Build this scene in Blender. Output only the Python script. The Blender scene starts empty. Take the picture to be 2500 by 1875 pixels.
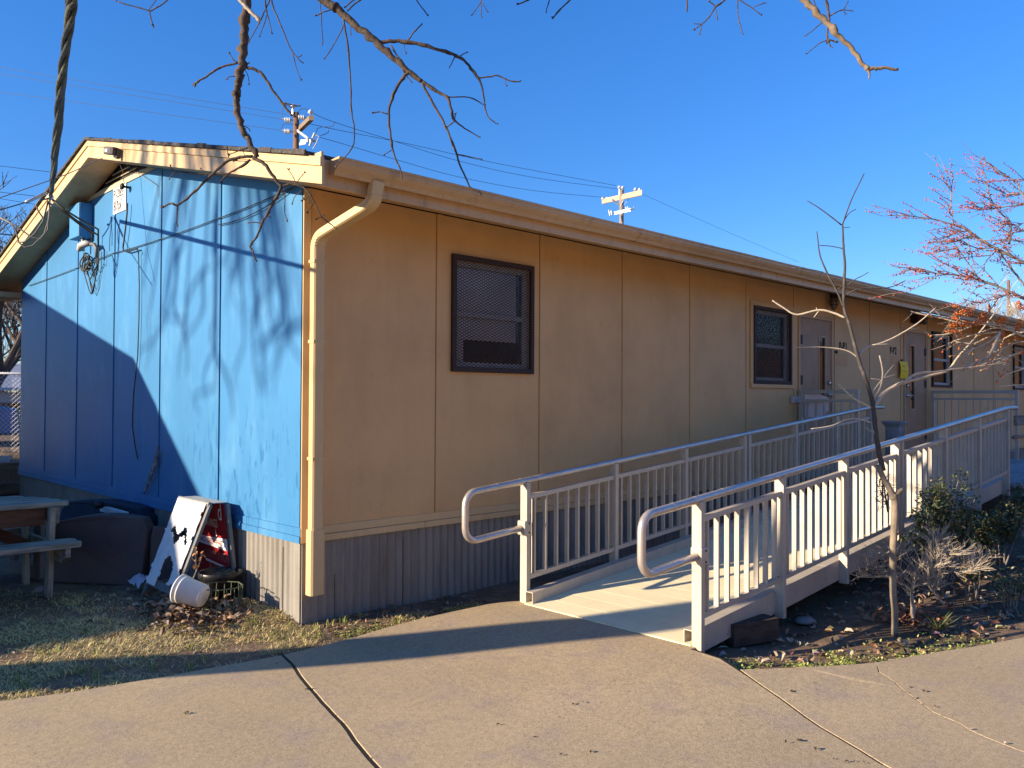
import bpy, bmesh, math, random
from mathutils import Vector, Matrix, noise as mnoise
random.seed(7)
SC = bpy.context.scene
COL = SC.collection
PI = math.pi
R = random.random
def U(a, b): return a + (b - a) * random.random()

# ------------------------------------------------------------------ camera
CAM = Vector((-3.08396, -5.29118, 1.59642)); YAW = 0.79635; PIT = 0.01692; ROL = 0.00473; FPX = 2034.27
_fw = Vector((math.cos(YAW) * math.cos(PIT), math.sin(YAW) * math.cos(PIT), math.sin(PIT)))
_r = Vector((math.sin(YAW), -math.cos(YAW), 0)); _u = _r.cross(_fw)
_r2 = math.cos(ROL) * _r + math.sin(ROL) * _u; _u2 = -math.sin(ROL) * _r + math.cos(ROL) * _u
cd = bpy.data.cameras.new('camera'); co = bpy.data.objects.new('camera', cd); COL.objects.link(co)
cd.sensor_width = 36; cd.lens = 36 * FPX / 2500; cd.clip_end = 3000; cd.clip_start = 0.05
m = Matrix.Identity(4)
for i in range(3):
    m[i][0] = _r2[i]; m[i][1] = _u2[i]; m[i][2] = -_fw[i]; m[i][3] = CAM[i]
co.matrix_world = m; SC.camera = co
def ray(x, y): return _fw + _r2 * ((x - 1250) / FPX) - _u2 * ((y - 937.5) / FPX)
def atD(x, y, d): return CAM + ray(x, y) * d
def atX(x, y, c): d = ray(x, y); return CAM + d * ((c - CAM.x) / d.x)
def atY(x, y, c): d = ray(x, y); return CAM + d * ((c - CAM.y) / d.y)
def atZ(x, y, c=0.0): d = ray(x, y); return CAM + d * ((c - CAM.z) / d.z)
def sm(t): t = max(0, min(1, t)); return t * t * (3 - 2 * t)

# ------------------------------------------------------------------ light
EL = math.radians(17.3); AZ = math.radians(23.3)
SUN = Vector((-math.cos(EL) * math.cos(AZ), math.cos(EL) * math.sin(AZ), math.sin(EL)))   # towards the sun
sl = bpy.data.lights.new('sun', 'SUN'); so = bpy.data.objects.new('sun', sl); COL.objects.link(so)
sl.energy = 5.0; sl.angle = math.radians(0.7); sl.color = (1.0, 0.82, 0.60)
so.rotation_euler = SUN.to_track_quat('Z', 'Y').to_euler(); so.location = (-20, 9, 12)
w = bpy.data.worlds.new('World'); SC.world = w; w.use_nodes = True
nt = w.node_tree; bgn = nt.nodes['Background']
sky = nt.nodes.new('ShaderNodeTexSky'); sky.sky_type = 'NISHITA'; sky.sun_disc = False
sky.sun_elevation = EL; sky.sun_rotation = math.atan2(SUN.x, SUN.y)
sky.altitude = 200; sky.air_density = 1.0; sky.dust_density = 0.05; sky.ozone_density = 3.5
hs = nt.nodes.new('ShaderNodeHueSaturation'); hs.inputs['Saturation'].default_value = 1.22
nt.links.new(sky.outputs[0], hs.inputs['Color'])
tint = nt.nodes.new('ShaderNodeMix'); tint.data_type = 'RGBA'; tint.blend_type = 'MULTIPLY'; tint.inputs['Factor'].default_value = 1; 
wt = nt.nodes.new('ShaderNodeTexCoord'); ws = nt.nodes.new('ShaderNodeSeparateXYZ'); nt.links.new(wt.outputs['Generated'], ws.inputs[0])
wr = nt.nodes.new('ShaderNodeMapRange'); wr.inputs[1].default_value = 0.0; wr.inputs[2].default_value = .45; nt.links.new(ws.outputs[2], wr.inputs[0])
wm = nt.nodes.new('ShaderNodeMix'); wm.data_type = 'RGBA'; wm.inputs['A'].default_value = (.66, .76, .98, 1); wm.inputs['B'].default_value = (.88, 1.04, 1.36, 1)
nt.links.new(wr.outputs[0], wm.inputs['Factor']); nt.links.new(wm.outputs['Result'], tint.inputs['B'])
nt.links.new(hs.outputs[0], tint.inputs['A']); nt.links.new(tint.outputs['Result'], bgn.inputs[0])
bgn.inputs[1].default_value = 0.084
SC.view_settings.view_transform = 'Standard'; SC.view_settings.look = 'None'
SC.view_settings.exposure = 1.2; SC.view_settings.gamma = 1.0

# ------------------------------------------------------------------ materials
MATS = {}
def lin(r, g, b):
    f = lambda c: ((c / 255 + 0.055) / 1.055) ** 2.4 if c > 10 else c / 255 / 12.92
    return (f(r), f(g), f(b))
def M(name, col, rough=0.6, metal=0.0, n=None, bump=None, attr=False, spec=None, streak=None, speck=None, trans=0.0):
    """procedural paint/wood/metal: n = [(scale, stretch, colour2, lo, hi)], bump = [(scale, stretch, strength, dist)]"""
    if name in MATS: return MATS[name]
    ma = bpy.data.materials.new(name); ma.use_nodes = True; t = ma.node_tree; L = t.links.new
    b = t.nodes['Principled BSDF']; b.inputs['Roughness'].default_value = rough; b.inputs['Specular IOR Level'].default_value = .5 if metal else .32; b.inputs['Metallic'].default_value = metal
    if spec is not None: b.inputs['Specular IOR Level'].default_value = spec
    tc = t.nodes.new('ShaderNodeTexCoord')
    def tex(scale, st, det=6, rg=0.6):
        mp = t.nodes.new('ShaderNodeMapping'); mp.inputs['Scale'].default_value = st; L(tc.outputs['Object'], mp.inputs[0])
        nz = t.nodes.new('ShaderNodeTexNoise'); nz.inputs['Scale'].default_value = scale; nz.inputs['Detail'].default_value = det
        nz.inputs['Roughness'].default_value = rg; L(mp.outputs[0], nz.inputs['Vector']); return nz.outputs[0]
    if attr:
        a = t.nodes.new('ShaderNodeAttribute'); a.attribute_name = 'Col'; cur = a.outputs[0]
    else:
        rg = t.nodes.new('ShaderNodeRGB'); rg.outputs[0].default_value = (*col, 1); cur = rg.outputs[0]
    for (sc, st, c2, lo, hi) in (n or []):
        o = tex(sc, st); rp = t.nodes.new('ShaderNodeMapRange'); L(o, rp.inputs[0])
        rp.inputs[1].default_value = lo; rp.inputs[2].default_value = hi
        mx = t.nodes.new('ShaderNodeMix'); mx.data_type = 'RGBA'; L(rp.outputs[0], mx.inputs['Factor'])
        L(cur, mx.inputs['A'])
        if len(c2) == 1:
            mu = t.nodes.new('ShaderNodeMix'); mu.data_type = 'RGBA'; mu.blend_type = 'MULTIPLY'; mu.inputs['Factor'].default_value = 1
            L(cur, mu.inputs['A']); mu.inputs['B'].default_value = (c2[0], c2[0], c2[0], 1); L(mu.outputs['Result'], mx.inputs['B'])
        else: mx.inputs['B'].default_value = (*c2, 1)
        cur = mx.outputs['Result']
    L(cur, b.inputs['Base Color'])
    prev = None
    for (sc, st, s, d) in (bump or []):
        o = tex(sc, st); bn = t.nodes.new('ShaderNodeBump'); bn.inputs['Strength'].default_value = s; bn.inputs['Distance'].default_value = d
        L(o, bn.inputs['Height'])
        if prev: L(prev, bn.inputs['Normal'])
        prev = bn.outputs[0]
    if prev: L(prev, b.inputs['Normal'])
    MATS[name] = ma; return ma
I3 = (1, 1, 1); VZ = (1, 1, .06)
tan = M('tan_paint', (.66, .40, .175), .55, n=[(1.3, I3, (.83,), .42, .7), (9, (1, 1, .15), (.94,), .5, .75), (14, (1, 1, .5), (.88,), .62, .72), (60, I3, (.95,), .4, .7)], bump=[(45, VZ, .12, .004), (160, I3, .1, .002)])
tan_l = M('tan_trim_paint', (.62, .43, .215), .5, n=[(2.0, I3, (.86,), .45, .7), (25, (1, 1, .2), (.9,), .5, .75)], bump=[(90, I3, .08, .002)])
gutm = M('gutter_paint', (.56, .36, .185), .45, n=[(1.5, (.3, 1, 1), (.7,), .45, .72), (14, (1, 1, .2), (.78,), .52, .7)])
bluem = M('blue_paint', (.045, .20, .42), .45, n=[(.8, I3, (.84,), .4, .7), (3.1, (1, 1, .4), (.075, .24, .45), .52, .72), (22, (1, 1, .1), (.93,), .5, .7), (70, I3, (.95,), .4, .6)], bump=[(6, I3, .25, .006), (90, I3, .16, .0025)])
darkgap = M('shadow_gap', (.02, .018, .016), .9)
steel = M('corrugated_steel', (.25, .235, .21), .6, .15, n=[(2.2, (1, 1, .35), (.19, .165, .135), .46, .74), (18, (1, 1, .12), (.7,), .5, .75), (120, I3, (.85,), .45, .65)], bump=[(30, I3, .12, .004)])
alum = M('railing_aluminium', (.47, .42, .35), .42, .12, n=[(5, I3, (.86,), .45, .7), (60, (1, 1, .2), (.9,), .5, .7)], bump=[(140, I3, .05, .001)])
pipe = M('handrail_aluminium', (.56, .50, .45), .36, .6, n=[(9, I3, (.8,), .45, .7)], bump=[(70, I3, .05, .001)])
deckm = M('ramp_deck', (.78, .69, .44), .75, n=[(2.5, (1, .25, 1), (.85,), .45, .7), (30, (3, .3, 1), (.88,), .48, .7), (140, I3, (.85,), .5, .68)], bump=[(120, (2, .3, 1), .2, .002)])
wood = M('grey_weathered_wood', (.27, .255, .225), .85, n=[(5, (.5, 1, 1), (.5,), .42, .7), (40, (.06, 1, 1), (.4,), .46, .66)], bump=[(45, (.1, 1, 1), .5, .004)])
woodv = M('grey_weathered_post', (.33, .30, .25), .85, n=[(5, I3, (.62,), .42, .7), (40, (1, 1, .1), (.55,), .48, .7)], bump=[(45, (1, 1, .1), .5, .004)])
woodbr = M('brown_stained_wood', (.10, .045, .025), .8, n=[(30, (.15, 1, 1), (.5,), .45, .7)], bump=[(45, (.1, 1, 1), .4, .003)])
timber = M('dark_timber', (.13, .105, .08), .9, n=[(20, (.15, .15, 1), (.4,), .45, .7)], bump=[(35, (.15, .15, 1), .5, .006)])
shing = M('asphalt_shingle', (.055, .05, .048), .95, n=[(60, I3, (.12, .11, .1), .5, .7)], bump=[(80, I3, .5, .006)])
frame = M('bronze_metal', (.040, .021, .018), .65, .0, n=[(30, I3, (.7,), .45, .7)])
sash = M('sash_grey', (.42, .40, .39), .5, n=[(10, I3, (.8,), .4, .7)])
blind = M('window_blind', (.86, .69, .63), .8, n=[(2, I3, (.75,), .4, .7)])
black = M('matt_black', (.012, .012, .013), .6)
blackp = M('black_plastic', (.014, .014, .017), .38, n=[(20, I3, (.03, .028, .026), .5, .7)])
white = M('white_board', (.72, .71, .70), .55, n=[(3, I3, (.85,), .45, .7), (24, (1, 1, .4), (.8,), .56, .7)], bump=[(12, I3, .1, .004)])
paper = M('notice_paper', (.85, .70, .72), .8)
signw = M('sign_white', (.82, .81, .79), .5, n=[(6, I3, (.9,), .45, .7)])
ink = M('sign_ink', (.02, .02, .025), .6)
ink2 = M('stencil_ink', (.045, .03, .022), .7)
redm = M('sign_red', (.33, .012, .018), .5, n=[(5, I3, (.7,), .45, .7)])
yell = M('yellow_notice', (.95, .66, .015), .6)
slat = M('vent_slat', (.55, .45, .30), .6)
chrome = M('door_handle_metal', (.62, .58, .54), .25, 1)
whitep = M('white_plastic', (.66, .65, .63), .4, n=[(8, I3, (.85,), .45, .7)])
brownpl = M('brown_moulded_plastic', (.105, .078, .075), .75, n=[(2, I3, (.75,), .4, .7), (60, I3, (.85,), .45, .65)], bump=[(120, I3, .2, .002)])
navypl = M('navy_moulded_plastic', (.02, .032, .055), .7, n=[(3, I3, (.7,), .4, .7)])
greenw = M('green_wire', (.11, .135, .08), .5, .3)
cable = M('cable_black', (.022, .026, .024), .6, n=[(30, (1, 1, .3), (.06, .065, .058), .5, .7)])
cableg = M('cable_grey', (.13, .125, .12), .55)
wirem = M('hazed_power_line', (.07, .09, .13), .6)  # bluish tone puts distance haze into the wire colour
bark = M('dark_bark', (.085, .062, .048), .9, n=[(30, (1, 1, .35), (.035, .026, .02), .45, .65), (80, I3, (.16, .125, .095), .55, .75)], bump=[(60, (1, 1, .4), .7, .006)])
barkt = M('tan_sunlit_bark', (.50, .41, .30), .85, n=[(40, I3, (.7,), .45, .7)], bump=[(90, I3, .3, .003)])  # tan bark, lightened to stand in for sun on the sapling branches
barks = M('sapling_bark', (.27, .215, .155), .85, n=[(6, I3, (.55,), .42, .66), (50, (1, 1, .25), (.62,), .48, .7)], bump=[(70, (1, 1, .3), .6, .004)])
twigm = M('dry_twig', (.38, .32, .25), .85, n=[(20, I3, (.6,), .42, .7)])
haw = M('haw_bark', (.25, .215, .18), .85, n=[(20, I3, (.55,), .42, .7)])
pole_m = M('pole_wood', (.33, .25, .19), .9, n=[(6, (1, 1, .1), (.6,), .42, .7)], bump=[(30, (1, 1, .1), .4, .01)])
pole_b = M('brown_pole_wood', (.22, .115, .065), .9, n=[(6, (1, 1, .1), (.6,), .42, .7)], bump=[(30, (1, 1, .1), .4, .01)])
porc = M('porcelain', (.55, .57, .60), .25)
galv = M('galvanised_steel', (.5, .52, .54), .4, .6, n=[(15, I3, (.8,), .45, .7)])
leafm = M('leaf', (.1, .1, .1), .6, attr=True)
bladem = M('grass_blade', (.1, .1, .1), .7, attr=True)
stonem = M('stone', (.26, .25, .235), .85, n=[(8, I3, (.7,), .42, .7), (60, I3, (.8,), .45, .7)], bump=[(40, I3, .4, .006)])
concp = M('cast_concrete', (.34, .325, .32), .85, n=[(9, I3, (.7,), .42, .7)], bump=[(60, I3, .3, .003)])
carm = M('car_blue', (.10, .22, .42), .3, n=[(4, I3, (.9,), .4, .7)])
glassd = M('dark_glass', (.012, .015, .02), .08)
leafd = M('door_leaf_paint', (.36, .215, .12), .5, n=[(2.5, I3, (.72,), .42, .7), (14, (1, 1, .2), (.88,), .5, .7)], bump=[(120, I3, .06, .002)])
doorm = M('door_paint', (.52, .31, .16), .5, n=[(2.5, I3, (.8,), .42, .7), (14, (1, 1, .2), (.88,), .5, .7)], bump=[(120, I3, .06, .002)])
soffm = M('soffit_paint', (.56, .37, .2), .7, n=[(2, I3, (.75,), .42, .7), (9, I3, (.85,), .5, .7)], bump=[(70, I3, .1, .002)])
boxblue = M('box_blue_paint', (.055, .23, .46), .45, n=[(12, I3, (.85,), .45, .7)])
trailm = M('grey_siding', (.45, .45, .46), .7, n=[(3, I3, (.85,), .4, .7)])
# soil, concrete: several scales
soilm = M('soil', (.20, .135, .085), .95, n=[(1.2, I3, (.13, .09, .058), .42, .62), (7, I3, (.28, .20, .125), .5, .72), (45, I3, (.6,), .5, .7), (160, I3, (.75,), .5, .65)], bump=[(9, I3, .7, .03), (70, I3, .8, .012)])
concm = M('path_concrete', (.50, .385, .225), .88, n=[(.55, I3, (.80,), .38, .68), (3.2, I3, (.39, .30, .22), .5, .72), (26, I3, (.86,), .42, .6), (70, I3, (.72,), .5, .66), (150, I3, (.60,), .52, .66), (210, I3, (.74, .58, .44), .56, .70)], bump=[(45, I3, .3, .005), (170, I3, .5, .003)])
# thin glass
gm = bpy.data.materials.new('window_glass'); gm.use_nodes = True; t = gm.node_tree; t.nodes.remove(t.nodes['Principled BSDF'])
tr = t.nodes.new('ShaderNodeBsdfTransparent'); gl = t.nodes.new('ShaderNodeBsdfGlossy'); gl.inputs['Roughness'].default_value = .12
fr = t.nodes.new('ShaderNodeFresnel'); fr.inputs[0].default_value = 1.33; mx = t.nodes.new('ShaderNodeMixShader')
tr.inputs[0].default_value = (.88, .89, .9, 1)
t.links.new(fr.outputs[0], mx.inputs[0]); t.links.new(tr.outputs[0], mx.inputs[1]); t.links.new(gl.outputs[0], mx.inputs[2])
t.links.new(mx.outputs[0], t.nodes['Material Output'].inputs[0])
# paint splashes low on the blue wall (a mark with a shape of its own)
def splash(ma):
    t = ma.node_tree; L = t.links.new; b = t.nodes['Principled BSDF']; src = b.inputs['Base Color'].links[0].from_socket
    tc = t.nodes.new('ShaderNodeTexCoord'); mp = t.nodes.new('ShaderNodeMapping'); mp.inputs['Rotation'].default_value = (.75, 0, 0)
    mp.inputs['Scale'].default_value = (1, 1, .28); L(tc.outputs['Object'], mp.inputs[0])
    nz = t.nodes.new('ShaderNodeTexNoise'); nz.inputs['Scale'].default_value = 17; nz.inputs['Detail'].default_value = 3; L(mp.outputs[0], nz.inputs[0])
    big = t.nodes.new('ShaderNodeTexNoise'); big.inputs['Scale'].default_value = 2.3; L(tc.outputs['Object'], big.inputs[0])
    sp = t.nodes.new('ShaderNodeSeparateXYZ'); L(tc.outputs['Object'], sp.inputs[0])
    def mr(s, a, bb, lo=0., hi=1.):
        q = t.nodes.new('ShaderNodeMapRange'); L(s, q.inputs[0]); q.inputs[1].default_value = a; q.inputs[2].default_value = bb; q.inputs[3].default_value = lo; q.inputs[4].default_value = hi; return q.outputs[0]
    def mul(a, c):
        q = t.nodes.new('ShaderNodeMath'); q.operation = 'MULTIPLY'; L(a, q.inputs[0]); L(c, q.inputs[1]); return q.outputs[0]
    f = mr(nz.outputs[0], .565, .60); f = mul(f, mr(sp.outputs[2], 1.65, 1.1)); f = mul(f, mr(sp.outputs[1], 2.3, 1.7)); f = mul(f, mr(big.outputs[0], .38, .48, 0, .9))
    d = t.nodes.new('ShaderNodeMix'); d.data_type = 'RGBA'; L(f, d.inputs['Factor']); L(src, d.inputs['A']); d.inputs['B'].default_value = (.022, .125, .30, 1)
    L(d.outputs['Result'], b.inputs['Base Color'])
splash(bluem)
# small blotches on the tan wall
# ------------------------------------------------------------------ mesh builder
class MB:
    def __init__(s): s.v = []; s.f = []; s.c = []
    def add(s, vs, fs, col=None):
        o = len(s.v); s.v += [tuple(p) for p in vs]; s.f += [tuple(i + o for i in f) for f in fs]
        if col is not None: s.c += [col] * len(fs)
        return s
    def box(s, x0, x1, y0, y1, z0, z1):
        return s.add([(x0, y0, z0), (x1, y0, z0), (x1, y1, z0), (x0, y1, z0), (x0, y0, z1), (x1, y0, z1), (x1, y1, z1), (x0, y1, z1)],
                     [(0, 3, 2, 1), (4, 5, 6, 7), (0, 1, 5, 4), (1, 2, 6, 5), (2, 3, 7, 6), (3, 0, 4, 7)])
    def obox(s, c, a, b, d):   # centre, half axes
        c, a, b, d = map(Vector, (c, a, b, d))
        vs = [c + a * i + b * j + d * k for k in (-1, 1) for j in (-1, 1) for i in (-1, 1)]
        fs = [(0, 2, 3, 1), (4, 5, 7, 6), (0, 1, 5, 4), (1, 3, 7, 5), (3, 2, 6, 7), (2, 0, 4, 6)]
        if a.cross(b).dot(d) < 0: fs = [f[::-1] for f in fs]
        return s.add(vs, fs)
    def bar(s, p, q, wv, hv):  # bar from p to q with half width / half height vectors
        p, q = Vector(p), Vector(q); return s.obox((p + q) / 2, (q - p) / 2, wv, hv)
    def prism(s, poly, off):   # planar polygon (3d points) extruded by off
        off = Vector(off); n = len(poly); a = [Vector(p) for p in poly]; b = [p + off for p in a]
        nrm = sum(((a[i] - a[0]).cross(a[(i + 1) % n] - a[0]) for i in range(1, n - 1)), Vector())
        fs = [tuple(range(n))[::-1], tuple(range(n, 2 * n))] + [(i, (i + 1) % n, n + (i + 1) % n, n + i) for i in range(n)]
        if nrm.dot(off) < 0: fs = [f[::-1] for f in fs]
        return s.add(a + b, fs)
    def tube(s, pts, rad, k=8, cap=True):
        pts = [Vector(p) for p in pts]; n = len(pts)
        if n < 2: return s
        if not hasattr(rad, '__len__'): rad = [rad] * n
        if len(rad) == 2 and n != 2: rad = [rad[0] + (rad[1] - rad[0]) * i / (n - 1) for i in range(n)]
        o = len(s.v); T = []
        for i in range(n):
            d = pts[min(i + 1, n - 1)] - pts[max(i - 1, 0)]
            T.append(d.normalized() if d.length > 1e-9 else Vector((0, 0, 1)))
        u = T[0].orthogonal().normalized()
        for i in range(n):
            u = (u - T[i] * u.dot(T[i])); u = u.normalized() if u.length > 1e-6 else T[i].orthogonal().normalized()
            w_ = T[i].cross(u)
            for j in range(k):
                a = 2 * PI * j / k; s.v.append(tuple(pts[i] + (u * math.cos(a) + w_ * math.sin(a)) * rad[i]))
        for i in range(n - 1):
            for j in range(k):
                a = o + i * k + j; b = o + i * k + (j + 1) % k; s.f.append((a, b, b + k, a + k))
        if cap: s.f.append(tuple(o + j for j in range(k))[::-1]); s.f.append(tuple(o + (n - 1) * k + j for j in range(k)))
        return s
    def cyl(s, p, q, r, k=12, r2=None): return s.tube([p, q], [r, r if r2 is None else r2], k)
    def lathe(s, c, prof, k=24, axis=Vector((0, 0, 1)), cap=True):
        c = Vector(c); axis = Vector(axis).normalized(); u = axis.orthogonal().normalized(); w_ = axis.cross(u); o = len(s.v)
        for (r, h) in prof:
            for j in range(k):
                a = 2 * PI * j / k; s.v.append(tuple(c + axis * h + (u * math.cos(a) + w_ * math.sin(a)) * r))
        for i in range(len(prof) - 1):
            for j in range(k):
                a = o + i * k + j; b = o + i * k + (j + 1) % k; s.f.append((a, b, b + k, a + k))
        if cap: s.f.append(tuple(o + j for j in range(k))[::-1]); s.f.append(tuple(o + (len(prof) - 1) * k + j for j in range(k)))
        return s
    def quad(s, a, b, c, d, col=None): return s.add([a, b, c, d], [(0, 1, 2, 3)], col)
    def build(s, name, mat, parent=None, smooth=False, bevel=0.0):
        me = bpy.data.meshes.new(name); me.from_pydata(s.v, [], s.f)
        if s.c and len(s.c) == len(s.f):
            ca = me.color_attributes.new('Col', 'FLOAT_COLOR', 'CORNER'); buf = []
            for f, c in zip(s.f, s.c): buf += [c[0], c[1], c[2], 1.0] * len(f)
            ca.data.foreach_set('color', buf)
        me.materials.append(mat)
        if smooth: me.polygons.foreach_set('use_smooth', [True] * len(me.polygons))
        me.update()
        o = bpy.data.objects.new(name, me); COL.objects.link(o)
        if parent is not None:
            o.parent = parent
            wl = Vector(parent.location); q = parent.parent
            while q is not None: wl += Vector(q.location); q = q.parent
            o.location = -wl
        if bevel:
            bv = o.modifiers.new('bevel', 'BEVEL'); bv.width = bevel; bv.segments = 2; bv.limit_method = 'ANGLE'
        return o
def thing(name, label, cat, loc=(0, 0, 0), group=None):
    o = bpy.data.objects.new(name, None); COL.objects.link(o); o.location = loc; o.empty_display_size = .1
    return tag(o, label, cat, group)
def tag(o, label, cat, group=None):
    o['label'] = label; o['category'] = cat
    if group: o['group'] = group
    return o
def kind(o, k, label=None):
    o['kind'] = k
    if label: o['label'] = label
    return o
def dup(root, loc, label=None):
    r = root.copy(); COL.objects.link(r); r.location = loc
    if label: r['label'] = label
    def rec(src, dst):
        for ch in src.children:
            c = ch.copy(); COL.objects.link(c); c.parent = dst; rec(ch, c)
    rec(root, r); return r
def text_mesh(name, body, size, org, right, up, mat, parent, depth=.001, align='LEFT', bold=0.0, sx=1.0):
    cu = bpy.data.curves.new('t', 'FONT'); cu.body = body; cu.size = size; cu.align_x = align; cu.offset = bold
    to = bpy.data.objects.new('t', cu); COL.objects.link(to)
    dg = bpy.context.evaluated_depsgraph_get(); dg.update()
    me = bpy.data.meshes.new_from_object(to.evaluated_get(dg)); bpy.data.objects.remove(to)
    rt = Vector(right).normalized(); upv = Vector(up).normalized(); nr = rt.cross(upv); org = Vector(org)
    b = MB(); b.add([org + rt * v.co.x * sx + upv * v.co.y + nr * depth for v in me.vertices], [tuple(p.vertices) for p in me.polygons])
    bpy.data.meshes.remove(me)
    return b.build(name, mat, parent)
def inpoly(x, y, P):
    c = False; j = len(P) - 1
    for i in range(len(P)):
        if (P[i][1] > y) != (P[j][1] > y) and x < (P[j][0] - P[i][0]) * (y - P[i][1]) / (P[j][1] - P[i][1]) + P[i][0]: c = not c
        j = i
    return c
# ------------------------------------------------------------------ ground
def slabz(x, y): return .04 * sm((x + .2) / 1.5) * sm((y + 3.4) / 1.0)
def soilz(x, y):
    n = mnoise.noise(Vector((x * 1.1, y * 1.1, 0))) * .014 + mnoise.noise(Vector((x * 4.3, y * 4.3, 3))) * .007
    z = -.034 + n
    if x < .3: z += .075 * math.exp(-((x + .05) / .28) ** 2) * sm((y + .1) / .5) * sm((3.2 - y) / .8)       # mound by the blue wall
    if x > 1.3: z += -.035 * sm((x - 1.3) / .8) * sm((-1.4 - y) / .6 + .4) + .02 * sm((x - 3.0) / 1.5)
    if y > 7.6: z += .56 * sm((y - 8.35) / .12) if x < 1.2 + 0 * y else .56 * sm((y - 8.35) / .12)
    d = math.hypot(x - 3, y - 1)
    return z * (1 if d < 40 else .2)
def grid_axis(a, b, st, far, n=10):
    xs = []; q = a
    while q <= b + 1e-6: xs.append(q); q += st
    e = [(far - b) * ((i / n) ** 2.6) + b for i in range(1, n + 1)]; e2 = [a - (far + a) * ((i / n) ** 2.6) for i in range(1, n + 1)]
    return e2[::-1] + xs + e
gx = grid_axis(-4.5, 9.5, .09, 400); gy = grid_axis(-5.2, 9.2, .09, 400)
g = MB(); ny = len(gy)

g.f = [(i * ny + j, (i + 1) * ny + j, (i + 1) * ny + j + 1, i * ny + j + 1) for i in range(len(gx) - 1) for j in range(ny - 1)]
SLABS = [] if False else None
def build_ground():
  g.v = [(x, y, min(soilz(x, y), -.12) if any(inpoly(x, y, P) for P in SL_POLY) else soilz(x, y)) for x in gx for y in gy]
  kind(g.build('ground', soilm, smooth=True), 'structure', 'brown bare soil ground around the classroom building')

def slab(poly, gap=0.0, bv=.004):
    # outer outline -> concrete slab with a slightly rounded edge
    bm = bmesh.new(); n = len(poly); P2 = [Vector((p[0], p[1], 0)) for p in poly]
    ar = sum(P2[i].x * P2[(i + 1) % n].y - P2[(i + 1) % n].x * P2[i].y for i in range(n))
    if ar < 0: P2 = P2[::-1]
    def inset(d):
        out = []
        for i in range(n):
            a = (P2[i] - P2[i - 1]).normalized(); b = (P2[(i + 1) % n] - P2[i]).normalized()
            na = Vector((-a.y, a.x, 0)); nb = Vector((-b.y, b.x, 0)); mm = (na + nb); mm = mm / max(.5, mm.dot(na))
            out.append(P2[i] + mm * d)
        return out
    r0 = inset(gap); r1 = inset(gap + bv)
    vt = [bm.verts.new(p) for p in r1]; f = bm.faces.new(vt)
    bmesh.ops.triangulate(bm, faces=[f])
    for it in range(5):
        ed = [e for e in bm.edges if e.calc_length() > .55 and not e.is_boundary and abs(e.verts[0].co.x) < 6 and abs(e.verts[1].co.x) < 6]
        if not ed: break
        bmesh.ops.subdivide_edges(bm, edges=ed, cuts=1); bmesh.ops.triangulate(bm, faces=bm.faces[:])
    mb = MB(); bm.verts.index_update()
    mb.add([(v.co.x, v.co.y, slabz(v.co.x, v.co.y)) for v in bm.verts], [tuple(v.index for v in f.verts) for f in bm.faces])
    bm.free()
    A = [(p.x, p.y, slabz(p.x, p.y)) for p in r1]; B = [(p.x, p.y, slabz(p.x, p.y) - bv * .7) for p in r0]; Cc = [(p.x, p.y, -.14) for p in r0]
    mb.add(A + B + Cc, [(i, n + i, n + (i + 1) % n, (i + 1) % n) for i in range(n)] + [(n + i, 2 * n + i, 2 * n + (i + 1) % n, n + (i + 1) % n) for i in range(n)])
    return mb
def gp(x, y):
    z = 0.0
    for _ in range(6): p = atZ(x, y, z); z = slabz(p.x, p.y)
    return (p.x, p.y)
def gps(*a): return [gp(*q) for q in a]
def jit(pts, amp=.006, per=.11):
    out = []
    for a, b in zip(pts[:-1], pts[1:]):
        L = math.hypot(b[0] - a[0], b[1] - a[1]); k = max(1, int(L / per))
        for i in range(k): q = i / k; out.append((a[0] + (b[0] - a[0]) * q + U(-amp, amp), a[1] + (b[1] - a[1]) * q + U(-amp, amp)))
    return out + [pts[-1]]
edgeL = [(-9, 2.1), (-5.2, .75), (-3.2, .05)] + gps((0, 1709), (160, 1690), (400, 1650), (560, 1621), (690, 1597))
edgeM = gps((690, 1597), (760, 1581), (833, 1563), (940, 1532), (1030, 1508), (1110, 1491), (1190, 1474), (1240, 1467), (1278, 1466))
j1 = gps((690, 1597), (712, 1620), (760, 1680), (833, 1765), (925, 1875)); j1 += [(j1[-1][0] - .5, j1[-1][1] - 1.6), (j1[-1][0] - 1.6, j1[-1][1] - 5.0)]
ramp0 = (1.44, -.80), (1.44, -2.36)
j2 = gps((1690, 1585), (1760, 1607), (1800, 1632), (1900, 1700), (2005, 1775), (2150, 1862)); j2 += [(j2[-1][0] - .5, j2[-1][1] - 1.2), (j2[-1][0] - 2.2, j2[-1][1] - 4.6)]
edgeR = gps((1806, 1634), (1900, 1630), (2010, 1626), (2140, 1617))
edgeR2 = gps((2140, 1617), (2300, 1590), (2400, 1574), (2500, 1556)); edgeR2 += [(6.5, -4.9), (12, -6.2)]
j3 = gps((2140, 1617), (2150, 1640), (2215, 1692), (2280, 1736), (2370, 1782), (2490, 1832)); j3 += [(j3[-1][0] - .1, j3[-1][1] - .9), (j3[-1][0] - 1.2, j3[-1][1] - 4.2)]
SL_POLY = []
def P_(name, poly, lab, gap, bv=.004): SL_POLY.append([tuple(q[:2]) for q in poly]); kind(slab(poly, gap, bv).build(name, concm), 'structure', lab)
J1 = jit(j1[:5]) + j1[5:]; J2 = jit(j2[:6], .003) + j2[6:]; J3 = jit(j3[:6], .012, .07) + j3[6:]
P_('concrete_path', jit(edgeL, .004) + J1 + [(-9, -12)], 'concrete path slab beside the dry lawn', .011)
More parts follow.
